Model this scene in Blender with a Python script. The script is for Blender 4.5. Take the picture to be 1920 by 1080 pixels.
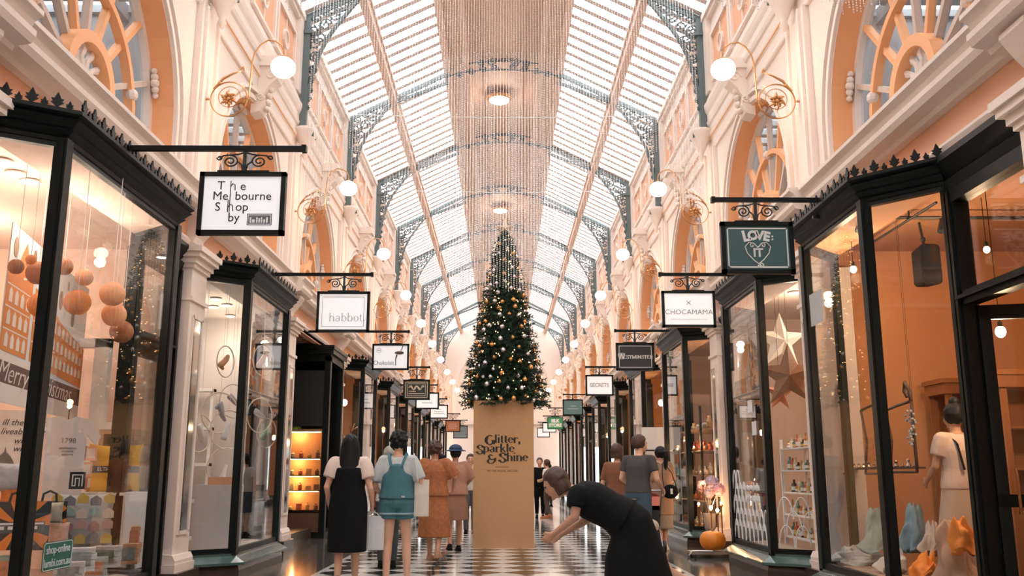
import bpy, math, random
from mathutils import Vector, Matrix, noise
for o in list(bpy.data.objects): bpy.data.objects.remove(o)
sc = bpy.context.scene
R = math.radians; PI = math.pi
random.seed(7)
# ------------------------------------------------------------------ camera
FPX = 1700.0; CH = 1.25
TH = math.atan((891-540)/FPX); YA = math.atan(17/FPX*math.cos(TH))
cd = bpy.data.cameras.new('camera'); cam = bpy.data.objects.new('camera', cd); sc.collection.objects.link(cam)
cd.sensor_width = 36; cd.lens = 36*FPX/1920; cd.clip_end = 300; cd.clip_start = .05
cam.location = (0, 0, CH); cam.rotation_euler = (PI/2+TH, 0, -YA)
sc.camera = cam
# ------------------------------------------------------------------ world, colour management
w = bpy.data.worlds.new('overcast'); sc.world = w; w.use_nodes = True
bg = w.node_tree.nodes['Background']; bg.inputs[0].default_value = (.93, .97, 1, 1); bg.inputs[1].default_value = 5.0
vs = sc.view_settings; vs.view_transform = 'Standard'; vs.look = 'None'; vs.gamma = 1; vs.exposure = 0.55; vs.use_curve_mapping = False
WARM = (1, .66, .38)
LSC = 1.0     # strength of all the lamps
def point(name, loc, e, col=WARM, r=.06, parent=None):
    l = bpy.data.lights.new(name, 'POINT'); l.energy = e*LSC; l.color = col; l.shadow_soft_size = r
    o = bpy.data.objects.new(name, l); sc.collection.objects.link(o); o.location = loc
    if parent: o.parent = parent
    return o
def area(name, loc, e, sx, sy, col=WARM, rot=(0,0,0)):
    l = bpy.data.lights.new(name, 'AREA'); l.energy = e*LSC; l.color = col; l.shape = 'RECTANGLE'; l.size = sx; l.size_y = sy
    o = bpy.data.objects.new(name, l); sc.collection.objects.link(o); o.location = loc; o.rotation_euler = rot
    return o
# ------------------------------------------------------------------ point lookup: a picture direction met with a known real plane
_f = (math.sin(YA)*math.cos(TH), math.cos(YA)*math.cos(TH), math.sin(TH)); _r = (math.cos(YA), -math.sin(YA), 0)
_u = (-math.sin(YA)*math.sin(TH), -math.cos(YA)*math.sin(TH), math.cos(TH))
def at(px, py, X=None, Y=None, Z=None):
    d = [_f[i]+_r[i]*(px-960)/FPX-_u[i]*(py-540)/FPX for i in range(3)]
    t = X/d[0] if X is not None else (Y/d[1] if Y is not None else (Z-CH)/d[2])
    return Vector((d[0]*t, d[1]*t, d[2]*t+CH))
# ------------------------------------------------------------------ materials
MATS = {}
def mat(name, col, rough=.6, metal=0, var=.06, scale=6, bump=0, emit=0, ecol=None, spec=.5, alpha=1, stretch=None, trans=0, coat=0):
    if name in MATS: return MATS[name]
    m = bpy.data.materials.new(name); m.use_nodes = True; nt = m.node_tree; b = nt.nodes['Principled BSDF']
    b.inputs['Roughness'].default_value = rough; b.inputs['Metallic'].default_value = metal; b.inputs['Specular IOR Level'].default_value = spec
    b.inputs['Coat Weight'].default_value = coat
    tc = nt.nodes.new('ShaderNodeTexCoord'); mp = nt.nodes.new('ShaderNodeMapping'); no = nt.nodes.new('ShaderNodeTexNoise')
    no.inputs['Scale'].default_value = scale; no.inputs['Detail'].default_value = 4
    if stretch: mp.inputs['Scale'].default_value = stretch
    nt.links.new(tc.outputs['Object'], mp.inputs[0]); nt.links.new(mp.outputs[0], no.inputs['Vector'])
    mx = nt.nodes.new('ShaderNodeMix'); mx.data_type = 'RGBA'
    a = [max(0, c*(1-var)) for c in col]+[1]; c2 = [min(1, c*(1+var)) for c in col]+[1]
    mx.inputs[6].default_value = a; mx.inputs[7].default_value = c2
    nt.links.new(no.outputs['Fac'], mx.inputs[0]); nt.links.new(mx.outputs[2], b.inputs['Base Color'])
    if bump:
        bp = nt.nodes.new('ShaderNodeBump'); bp.inputs['Strength'].default_value = bump; bp.inputs['Distance'].default_value = .01
        nt.links.new(no.outputs['Fac'], bp.inputs['Height']); nt.links.new(bp.outputs[0], b.inputs['Normal'])
    if emit:
        b.inputs['Emission Color'].default_value = (*(ecol or col), 1); b.inputs['Emission Strength'].default_value = emit
    if trans: b.inputs['Transmission Weight'].default_value = trans
    MATS[name] = m; return m
def glass_mat(name, tint=(1,1,1), refl=1.0, base=.0, ior=1.5, rough=0.0):
    m = bpy.data.materials.new(name); m.use_nodes = True; nt = m.node_tree; nt.nodes.clear()
    out = nt.nodes.new('ShaderNodeOutputMaterial'); mx = nt.nodes.new('ShaderNodeMixShader'); t = nt.nodes.new('ShaderNodeBsdfTransparent'); g = nt.nodes.new('ShaderNodeBsdfGlossy')
    lw = nt.nodes.new('ShaderNodeLayerWeight'); lw.inputs[0].default_value = .5; fr = nt.nodes.new('ShaderNodeMath'); fr.operation = 'POWER'; fr.inputs[1].default_value = 4.5; nt.links.new(lw.outputs['Facing'], fr.inputs[0])
    ma = nt.nodes.new('ShaderNodeMath'); ma.operation = 'MULTIPLY_ADD'; ma.inputs[1].default_value = refl; ma.inputs[2].default_value = base; ma.use_clamp = True
    t.inputs[0].default_value = (*tint, 1); g.inputs['Roughness'].default_value = rough
    nt.links.new(fr.outputs[0], ma.inputs[0]); nt.links.new(ma.outputs[0], mx.inputs[0]); nt.links.new(t.outputs[0], mx.inputs[1]); nt.links.new(g.outputs[0], mx.inputs[2]); nt.links.new(mx.outputs[0], out.inputs[0])
    MATS[name] = m; return m
GLASS = glass_mat('shop_glass', (.97,.98,.98), .9, .03)
FANG = glass_mat('fanlight_glass', (.86,.90,.93), 1.0, .10)
ROOFG = glass_mat('roof_glass', (.97,.985,1), .3, .0)
WALL = mat('cream_plaster', (.80,.685,.62), .75, var=.04, scale=1.2, bump=.04)
TRIM = mat('cream_moulding', (.83,.715,.64), .6, var=.03, scale=3)
PEACH = mat('peach_plaster', (.80,.43,.26), .7, var=.05, scale=2)
ORANGE = mat('orange_paint_and_warm_light', (.88,.43,.20), .6, var=.05, scale=2)
BLK = mat('black_green_paint', (.004,.007,.007), .42, var=.2, scale=9, spec=.22)
BLKM = mat('matt_black_iron', (.013,.018,.018), .45, var=.2)
IRON = mat('dark_teal_iron', (.12,.155,.16), .6, var=.2)
SILLG = mat('green_sill', (.05,.10,.09), .2, var=.2, coat=.4)
PLINTH = mat('dark_stone', (.06,.04,.03), .3, var=.3)
BRASS = mat('brass', (.56,.30,.14), .32, 1, var=.1)
WHITE = mat('white_paint', (.82,.80,.78), .5, var=.02)
BARM = mat('roof_bar_paint', (.60,.50,.46), .6, var=.06)
RIDGE = mat('ridge_boards', (.70,.50,.39), .6, var=.12, scale=3, stretch=(8,.6,8))
GLOBE = mat('lit_opal_glass', (1,.86,.72), .3, emit=4.5, ecol=(1,.80,.62))
BULB = mat('lit_bulb', (1,.8,.5), .3, emit=18, ecol=(1,.62,.30))
DOWNL = mat('lit_downlight', (1,.9,.8), .3, emit=14, ecol=(1,.86,.7))
FACEW = mat('sign_face_white', (.86,.87,.89), .4, var=.01)
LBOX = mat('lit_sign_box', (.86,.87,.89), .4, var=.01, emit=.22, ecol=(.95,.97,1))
INK = mat('ink_black', (.015,.017,.018), .5)
CARD = mat('kraft_card', (.52,.30,.14), .75, var=.05, scale=14, bump=.05)
# ------------------------------------------------------------------ mesh builder
class G:
    def __init__(s): s.v = []; s.f = []; s.m = []; s.cur = 0
    def add(s, vs, fs, mi=None):
        b = len(s.v); s.v += [tuple(v) for v in vs]; s.f += [tuple(b+i for i in f) for f in fs]; s.m += [s.cur if mi is None else mi]*len(fs)
    def box(s, x0, x1, y0, y1, z0, z1):
        if x0 > x1: x0, x1 = x1, x0
        if y0 > y1: y0, y1 = y1, y0
        s.add([(x0,y0,z0),(x1,y0,z0),(x1,y1,z0),(x0,y1,z0),(x0,y0,z1),(x1,y0,z1),(x1,y1,z1),(x0,y1,z1)], [(0,3,2,1),(4,5,6,7),(0,1,5,4),(1,2,6,5),(2,3,7,6),(3,0,4,7)])
    def obox(s, M, sx, sy, sz):
        vs = [M @ Vector((x*sx/2, y*sy/2, z*sz/2)) for z in (-1,1) for x, y in ((-1,-1),(1,-1),(1,1),(-1,1))]
        s.add(vs, [(0,3,2,1),(4,5,6,7),(0,1,5,4),(1,2,6,5),(2,3,7,6),(3,0,4,7)])
    def bar(s, a, b, wd, dp, up=(0,0,1)):
        a = Vector(a); b = Vector(b); d = (b-a); L = d.length; d.normalize(); u = Vector(up); x = d.cross(u)
        if x.length < 1e-4: x = d.cross(Vector((1,0,0)))
        x.normalize(); u = x.cross(d); vs = []
        for p in (a, b):
            for i, j in ((-1,-1),(1,-1),(1,1),(-1,1)): vs.append(p + x*i*wd/2 + u*j*dp/2)
        s.add(vs, [(0,3,2,1),(4,5,6,7),(0,1,5,4),(1,2,6,5),(2,3,7,6),(3,0,4,7)])
    def tube(s, pts, r, n=8, closed=False, flat=1.0):
        pts = [Vector(p) for p in pts]; N = len(pts); rs = r if isinstance(r, (list, tuple)) else [r]*N
        nrm = None; b = len(s.v); rings = []
        for i in range(N):
            if closed: t = pts[(i+1) % N]-pts[i-1]
            else: t = pts[min(i+1, N-1)]-pts[max(i-1, 0)]
            if t.length < 1e-9: t = Vector((0,0,1))
            t.normalize()
            if nrm is None:
                nrm = t.cross(Vector((0,0,1)));
                if nrm.length < 1e-3: nrm = t.cross(Vector((1,0,0)))
            nrm = nrm - t*nrm.dot(t)
            if nrm.length < 1e-6: nrm = t.orthogonal()
            nrm.normalize(); bn = t.cross(nrm)
            s.v += [tuple(pts[i]+(nrm*math.cos(2*PI*k/n)+bn*math.sin(2*PI*k/n)*flat)*rs[i]) for k in range(n)]
        M = N if closed else N-1
        for i in range(M):
            j = (i+1) % N
            for k in range(n):
                k2 = (k+1) % n; s.f.append((b+i*n+k, b+i*n+k2, b+j*n+k2, b+j*n+k)); s.m.append(s.cur)
        if not closed:
            s.f.append(tuple(b+k for k in reversed(range(n)))); s.m.append(s.cur)
            s.f.append(tuple(b+(N-1)*n+k for k in range(n))); s.m.append(s.cur)
    def sphere(s, c, r, nu=12, nv=8, sc_=(1,1,1)):
        c = Vector(c); vs = [c+Vector((0,0,-r*sc_[2]))]; fs = []
        for j in range(1, nv):
            a = -PI/2+PI*j/nv
            for i in range(nu): b_ = 2*PI*i/nu; vs.append(c+Vector((r*math.cos(a)*math.cos(b_)*sc_[0], r*math.cos(a)*math.sin(b_)*sc_[1], r*math.sin(a)*sc_[2])))
        vs.append(c+Vector((0,0,r*sc_[2]))); L = len(vs)-1
        for i in range(nu): fs.append((0, 1+(i+1) % nu, 1+i)); fs.append((L, L-nu+i, L-nu+(i+1) % nu))
        for j in range(nv-2):
            for i in range(nu): a = 1+j*nu; fs.append((a+i, a+(i+1) % nu, a+nu+(i+1) % nu, a+nu+i))
        s.add(vs, fs)
    def octa(s, c, r, h):
        x, y, z = c; s.add([(x+r,y,z),(x,y+r,z),(x-r,y,z),(x,y-r,z),(x,y,z+h),(x,y,z-h)], [(0,1,4),(1,2,4),(2,3,4),(3,0,4),(1,0,5),(2,1,5),(3,2,5),(0,3,5)])
    def lathe(s, c, prof, n=16, axis='z'):
        b = len(s.v); c = Vector(c)
        for r, z in prof:
            for k in range(n):
                a = 2*PI*k/n; p = (r*math.cos(a), r*math.sin(a), z)
                if axis == 'x': p = (p[2], p[0], p[1])
                if axis == 'y': p = (p[0], p[2], p[1])
                s.v.append(tuple(c+Vector(p)))
        for i in range(len(prof)-1):
            for k in range(n): k2 = (k+1) % n; s.f.append((b+i*n+k, b+i*n+k2, b+(i+1)*n+k2, b+(i+1)*n+k)); s.m.append(s.cur)
        s.f.append(tuple(b+k for k in reversed(range(n)))); s.f.append(tuple(b+(len(prof)-1)*n+k for k in range(n))); s.m += [s.cur]*2
    def prism(s, prof, a, b):            # closed polygon prof -> points by function, from a(pt) to b(pt)
        n = len(prof); vs = [a(p) for p in prof]+[b(p) for p in prof]
        s.add(vs, [tuple(range(n)), tuple(reversed(range(n, 2*n)))]+[(i, n+i, n+(i+1) % n, (i+1) % n) for i in range(n)])
    def yprof(s, prof, y0, y1):          # profile in (x, z) run along y
        s.prism(prof, lambda p: (p[0], y0, p[1]), lambda p: (p[0], y1, p[1]))
    def sweep(s, plan, prof, cen=0):     # plan polyline (x,y); profile (out,z) closed; outwards = towards x=cen
        n = len(plan); P = [Vector((p[0], p[1])) for p in plan]; ns = []
        for i in range(n-1):
            d = (P[i+1]-P[i]).normalized(); q = Vector((d.y, -d.x))
            mid = (P[i]+P[i+1])/2
            ref = Vector((cen-mid.x, 0))
            if abs(q.x) < 1e-3: q = q if q.y < 0 else -q
            elif q.dot(ref) < 0: q = -q
            ns.append(q)
        ms = []
        for i in range(n):
            if i == 0: m = ns[0]
            elif i == n-1: m = ns[-1]
            else:
                m = ns[i-1]+ns[i]; m = m/max(.3, m.dot(ns[i]))
            ms.append(m)
        k = len(prof); b = len(s.v)
        for i in range(n):
            for o_, z in prof: q = P[i]+ms[i]*o_; s.v.append((q.x, q.y, z))
        for i in range(n-1):
            for j in range(k): j2 = (j+1) % k; s.f.append((b+i*k+j, b+i*k+j2, b+(i+1)*k+j2, b+(i+1)*k+j)); s.m.append(s.cur)
        s.f.append(tuple(b+j for j in range(k))); s.f.append(tuple(b+(n-1)*k+j for j in reversed(range(k)))); s.m += [s.cur]*2
    def arc(s, c, r, wd, dp, a0, a1, n=24, plane='yz'):  # flat-section curved bar in the plane x = c.x (or y = c.y)
        b = len(s.v)
        for i in range(n+1):
            a = a0+(a1-a0)*i/n
            for rr, dd in ((r-wd/2,-dp/2),(r+wd/2,-dp/2),(r+wd/2,dp/2),(r-wd/2,dp/2)):
                if plane == 'yz': s.v.append((c[0]+dd, c[1]+rr*math.cos(a), c[2]+rr*math.sin(a)))
                else: s.v.append((c[0]+rr*math.cos(a), c[1]+dd, c[2]+rr*math.sin(a)))
        for i in range(n):
            for j in range(4): j2 = (j+1) % 4; s.f.append((b+i*4+j, b+i*4+j2, b+i*4+4+j2, b+i*4+4+j)); s.m.append(s.cur)
        s.f.append((b, b+1, b+2, b+3)); s.f.append(tuple(b+n*4+j for j in (3,2,1,0))); s.m += [s.cur]*2
    def xf(s, M, i0=0): s.v[i0:] = [tuple(M @ Vector(v)) for v in s.v[i0:]]
    def build(s, name, mats, parent=None, smooth=False, remesh=0, smoothit=0):
        me = bpy.data.meshes.new(name); me.from_pydata(s.v, [], s.f)
        if not isinstance(mats, (list, tuple)): mats = [mats]
        for m in mats: me.materials.append(m)
        if len(mats) > 1: me.polygons.foreach_set('material_index', s.m)
        if smooth: me.polygons.foreach_set('use_smooth', [True]*len(me.polygons))
        me.update()
        o = bpy.data.objects.new(name, me); sc.collection.objects.link(o)
        if parent is not None: o.parent = parent
        if remesh:
            md = o.modifiers.new('remesh', 'REMESH'); md.mode = 'VOXEL'; md.voxel_size = remesh; md.use_smooth_shade = True
        if smoothit:
            md = o.modifiers.new('smooth', 'SMOOTH'); md.iterations = smoothit; md.factor = .5
        return o
def tag(o, label=None, cat=None, group=None, kind=None):
    if label: o['label'] = label
    if cat: o['category'] = cat
    if group: o['group'] = group
    if kind: o['kind'] = kind
    return o
def thing(name, label, cat, loc=(0,0,0), rz=0, group=None):
    o = bpy.data.objects.new(name, None); sc.collection.objects.link(o); o.location = loc; o.rotation_euler = (0,0,rz); o.empty_display_size = .1
    return tag(o, label, cat, group)
def struct(o): o['kind'] = 'structure'; return o
def copy_tree(o, parent=None):
    c = o.copy(); sc.collection.objects.link(c)
    if parent is not None: c.parent = parent; c.matrix_parent_inverse = o.matrix_parent_inverse
    for ch in list(o.children): copy_tree(ch, c)
    return c
ORD = ['first','second','third','fourth','fifth','sixth','seventh','eighth','ninth','tenth','eleventh','twelfth','thirteenth','fourteenth','fifteenth','sixteenth','seventeenth','eighteenth','nineteenth','twentieth']
def ordn(i):
    if i < 20: return ORD[i]
    n = i+1; return str(n)+('th' if 10 < n % 100 < 14 else {1:'st',2:'nd',3:'rd'}.get(n % 10, 'th'))
def face_y(x, y, z): return Matrix(((1,0,0,x),(0,0,-1,y),(0,1,0,z),(0,0,0,1)))   # text plane facing the camera (-y)
def face_in(s, x, y, z):                                                       # text plane on a wall, facing the middle of the arcade
    return Matrix(((0,0,-s,x),(-s,0,0,y),(0,1,0,z),(0,0,0,1)))
def text(st, size, m, M, parent, name='lettering', align='CENTER', ext=.002, bold=0, shear=0, space=1, wx=1, line=1):
    c = bpy.data.curves.new(name, 'FONT'); c.body = st; c.size = size; c.align_x = align; c.align_y = 'CENTER'; c.extrude = ext; c.offset = bold; c.shear = shear; c.space_character = space; c.space_line = line; c.resolution_u = 3
    t = bpy.data.objects.new(name, c); sc.collection.objects.link(t)
    me = bpy.data.meshes.new_from_object(t); bpy.data.objects.remove(t)
    o = bpy.data.objects.new(name, me); sc.collection.objects.link(o); me.materials.clear(); me.materials.append(m)
    me.transform(M @ Matrix.Diagonal((wx,1,1,1)))
    if parent is not None: o.parent = parent
    return o
# skeleton serif letters, drawn with a broad nib (thick verticals, thin horizontals)
def _arc(cx, cy, rx, ry, a0, a1, n=12): return [(cx+rx*math.cos(R(a0+(a1-a0)*i/n)), cy+ry*math.sin(R(a0+(a1-a0)*i/n))) for i in range(n+1)]
def S_(): return [(.55,.50),(.54,.62)]+_arc(.34,.55,.20,.15,50,200,12)+[(.22,.42),(.46,.28)]+_arc(.34,.15,.20,.15,40,-130,12)+[(.10,.08),(.09,.20)]
SK = {
 'a': (.52, [_arc(.23,.36,.15,.12,150,20,6)+[(.38,.08),(.48,.02)], _arc(.23,.13,.16,.13,60,330,10)], []),
 'b': (.55, [[(.1,.72),(.1,.02)], _arc(.27,.24,.19,.24,150,-150,14)], [(.1,.72)]),
 'e': (.50, [[(.08,.27),(.42,.27)]+_arc(.25,.25,.18,.23,5,320,14)], []),
 'h': (.58, [[(.1,.72),(.1,0)], [(.1,.34)]+_arc(.28,.32,.17,.16,160,0,8)+[(.45,0)]], [(.1,.72),(.1,0),(.45,0)]),
 'n': (.58, [[(.1,.48),(.1,0)], [(.1,.34)]+_arc(.28,.32,.17,.16,160,0,8)+[(.45,0)]], [(.1,.48),(.1,0),(.45,0)]),
 'i': (.26, [[(.12,.48),(.12,0)], [(.12,.64),(.12,.72)]], [(.12,.48),(.12,0)]),
 'k': (.54, [[(.1,.72),(.1,0)], [(.12,.2),(.4,.46)], [(.22,.3),(.45,0)]], [(.1,.72),(.1,0),(.45,0)]),
 'l': (.26, [[(.12,.72),(.12,0)]], [(.12,.72),(.12,0)]),
 'o': (.54, [_arc(.26,.24,.19,.24,0,360,20)], []),
 'p': (.56, [[(.1,.48),(.1,-.2)], _arc(.27,.24,.19,.24,150,-150,14)], [(.1,.48),(.1,-.2)]),
 'r': (.42, [[(.1,.48),(.1,0)], [(.1,.32),(.2,.44),(.34,.46),(.35,.40)]], [(.1,.48),(.1,0)]),
 't': (.34, [[(.14,.64),(.14,.08),(.2,0),(.3,.04)], [(.03,.46),(.28,.46)]], []),
 'G': (.74, [_arc(.36,.34,.29,.35,50,345,18), [(.62,.32),(.62,.02)], [(.42,.32),(.72,.32)]], []),
 'S': (.64, [S_()], []),
 'C': (.66, [_arc(.36,.35,.28,.35,45,315,16)], []),
 'W': (.98, [[(.05,.7),(.25,0)], [(.25,0),(.47,.7)], [(.47,.7),(.68,0)], [(.68,0),(.9,.7)]], [(.05,.7),(.47,.7),(.9,.7)]),
 'E': (.6, [[(.12,.7),(.12,0)], [(.12,.68),(.52,.68),(.52,.58)], [(.12,.36),(.4,.36)], [(.12,.02),(.54,.02),(.54,.12)]], [(.12,.7),(.12,0)]),
 'T': (.62, [[(.3,.7),(.3,0)], [(.04,.58),(.04,.68),(.56,.68),(.56,.58)]], [(.3,0)]),
 'M': (.86, [[(.12,.7),(.12,0)], [(.12,.7),(.4,.05)], [(.4,.05),(.72,.7)], [(.72,.7),(.72,0)]], [(.12,.7),(.12,0),(.72,.7),(.72,0)]),
 'I': (.32, [[(.15,.7),(.15,0)]], [(.15,.7),(.15,0)]),
 'N': (.74, [[(.12,.7),(.12,0)], [(.12,.7),(.6,.02)], [(.6,.02),(.6,.7)]], [(.12,.7),(.12,0),(.6,.7)]),
 'R': (.66, [[(.12,.7),(.12,0)], [(.12,.68),(.32,.68)]+_arc(.34,.52,.18,.16,90,-90,8)+[(.12,.36)], [(.32,.36),(.56,0)]], [(.12,.7),(.12,0),(.56,0)]),
 '&': (.74, [[(.66,.40),(.60,.16),(.42,.0),(.25,0)]+_arc(.25,.18,.18,.18,270,100,8)+_arc(.28,.54,.13,.15,230,20,10), [(.2,.36),(.4,.30),(.6,.36),(.7,.44)]], []),
 '.': (.22, [[(.10,.12),(.10,.0)]], []), ',': (.24, [[(.1,.13),(.1,.0)],[(.13,.04),(.08,-.12)]], []),
}
def serif(st, size, m, M, parent, thick=.05, thin=.02, ser=.07, name='lettering', ext=.003, sp=0, align='C'):
    W_ = sum(SK[c][0]+sp for c in st); x = -W_/2 if align == 'C' else 0; g = G(); k = 0
    for c in st:
        adv, strokes, sers = SK[c]
        segs = []
        for pl in strokes:
            for a, b in zip(pl, pl[1:]): segs.append((a, b, None))
        for sx, sy in sers: segs.append(((sx-ser, sy), (sx+ser, sy), thin))
        for a, b, tw in segs:
            dx, dy = b[0]-a[0], b[1]-a[1]; L = math.hypot(dx, dy) or 1e-6
            t = tw or thin+(thick-thin)*abs(dy)/L
            nx, ny = t/2, 0
            if abs(dy)/L < .5: nx, ny = 0, t/2
            k += 1; e = ext+.0002*(k % 5)
            q = [(a[0]-nx,a[1]-ny),(a[0]+nx,a[1]+ny),(b[0]+nx,b[1]+ny),(b[0]-nx,b[1]-ny)]
            vs = [((x+p[0])*size, p[1]*size, 0) for p in q]+[((x+p[0])*size, p[1]*size, e) for p in q]
            g.add([M @ Vector(v) for v in vs], [(3,2,1,0),(4,5,6,7),(0,1,5,4),(1,2,6,5),(2,3,7,6),(3,0,4,7)])
        x += adv+sp
    return g.build(name, m, parent)
def spiral(c, r0, turns, a0, dirn, plane, n=28, r1=.12):
    pts = []
    for i in range(n+1):
        t = i/n; r = r0*(1-(1-r1)*t); a = a0+dirn*2*PI*turns*t
        if plane == 'xz': pts.append((c[0]+r*math.cos(a), c[1], c[2]+r*math.sin(a)))
        else: pts.append((c[0], c[1]+r*math.cos(a), c[2]+r*math.sin(a)))
    return pts
# ================================================================== THE ARCADE
P0, PP, NP = 10.95, 5.05, 12
PY = [P0+PP*k for k in range(-2, 10)]        # one pier every 5.05 m
PB = [P0+PP*k for k in range(-4, -2)]        # pier centres .85 .. 56.4
YE = 58.0; YB = -14.0
WX = 3.9
# ---- floor: dark stone with a strip of black and white tiles set on the diagonal
fm = bpy.data.materials.new('arcade_floor'); fm.use_nodes = True; nt = fm.node_tree; b = nt.nodes['Principled BSDF']
tc = nt.nodes.new('ShaderNodeTexCoord'); sx = nt.nodes.new('ShaderNodeSeparateXYZ'); nt.links.new(tc.outputs['Object'], sx.inputs[0])
mp = nt.nodes.new('ShaderNodeMapping'); mp.inputs['Rotation'].default_value = (0,0,PI/4); ck = nt.nodes.new('ShaderNodeTexChecker'); ck.inputs['Scale'].default_value = 1/.438
ck.inputs[1].default_value = (.62,.62,.60,1); ck.inputs[2].default_value = (.018,.024,.024,1)
nt.links.new(tc.outputs['Object'], mp.inputs[0]); nt.links.new(mp.outputs[0], ck.inputs[0])
ab = nt.nodes.new('ShaderNodeMath'); ab.operation = 'ABSOLUTE'; nt.links.new(sx.outputs[0], ab.inputs[0])
ls = nt.nodes.new('ShaderNodeMath'); ls.operation = 'LESS_THAN'; ls.inputs[1].default_value = 2.38; nt.links.new(ab.outputs[0], ls.inputs[0])
gt = nt.nodes.new('ShaderNodeMath'); gt.operation = 'GREATER_THAN'; gt.inputs[1].default_value = 2.44; nt.links.new(ab.outputs[0], gt.inputs[0])
no = nt.nodes.new('ShaderNodeTexNoise'); no.inputs['Scale'].default_value = 3.5; no.inputs['Detail'].default_value = 6; nt.links.new(tc.outputs['Object'], no.inputs['Vector'])
cr = nt.nodes.new('ShaderNodeValToRGB'); cr.color_ramp.elements[0].color = (.028,.032,.03,1); cr.color_ramp.elements[1].color = (.10,.095,.085,1); nt.links.new(no.outputs['Fac'], cr.inputs[0])
m1 = nt.nodes.new('ShaderNodeMix'); m1.data_type = 'RGBA'; m1.inputs[6].default_value = (.55,.54,.52,1); nt.links.new(gt.outputs[0], m1.inputs[0]); nt.links.new(cr.outputs[0], m1.inputs[7])
m2 = nt.nodes.new('ShaderNodeMix'); m2.data_type = 'RGBA'; nt.links.new(ls.outputs[0], m2.inputs[0]); nt.links.new(m1.outputs[2], m2.inputs[6]); nt.links.new(ck.outputs[0], m2.inputs[7])
nt.links.new(m2.outputs[2], b.inputs['Base Color']); b.inputs['Roughness'].default_value = .11; b.inputs['Specular IOR Level'].default_value = .38
g = G(); g.add([(-9,YB,0),(9,YB,0),(9,YE+14,0),(-9,YE+14,0)], [(0,1,2,3)]); struct(g.build('floor', fm))
# ---- walls
def upper_wall(s):
    g = G(); X = s*WX; zb, zt, zs, r = 4.3, 9.9, 5.25, 1.7
    for k in range(len(PY)-1):
        a, b_ = PY[k], PY[k+1]; c = (a+b_)/2; N = 20
        g.cur = 0
        def q(y0,z0,y1,z1,y2,z2,y3,z3): g.add([(X,y0,z0),(X,y1,z1),(X,y2,z2),(X,y3,z3)], [(0,1,2,3) if s < 0 else (3,2,1,0)])
        q(a,zb, c-r,zb, c-r,zt, a,zt); q(c+r,zb, b_,zb, b_,zt, c+r,zt)
        for i in range(N):
            t0, t1 = PI-PI*i/N, PI-PI*(i+1)/N
            y0, z0, y1, z1 = c+r*math.cos(t0), zs+r*math.sin(t0), c+r*math.cos(t1), zs+r*math.sin(t1)
            q(y0,z0, y1,z1, y1,zt, y0,zt)
            g.add([(X,y0,z0),(X,y1,z1),(X+s*.34,y1,z1),(X+s*.34,y0,z0)], [(0,1,2,3)], 1)
        for y in (c-r, c+r): g.add([(X,y,zb),(X,y,zs),(X+s*.34,y,zs),(X+s*.34,y,zb)], [(0,1,2,3)], 1)
    g.box(X, X+s*.1, YB, PY[0], zb, zt)
    g.box(X, X+s*.1, PY[-1], YE, zb, zt)
    g.box(X-s*.02, X+s*.1, YB, YE, 3.95, 4.42); g.m[-6:] = [2]*6
    return struct(g.build('wall_left' if s < 0 else 'wall_right', [WALL, ORANGE, PEACH]))
for s in (-1, 1): upper_wall(s)
tn = 0
def trim(g, m, smooth=False):
    global tn; tn += 1
    return struct(g.build('trim_%d' % tn, m, smooth=smooth))
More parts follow.
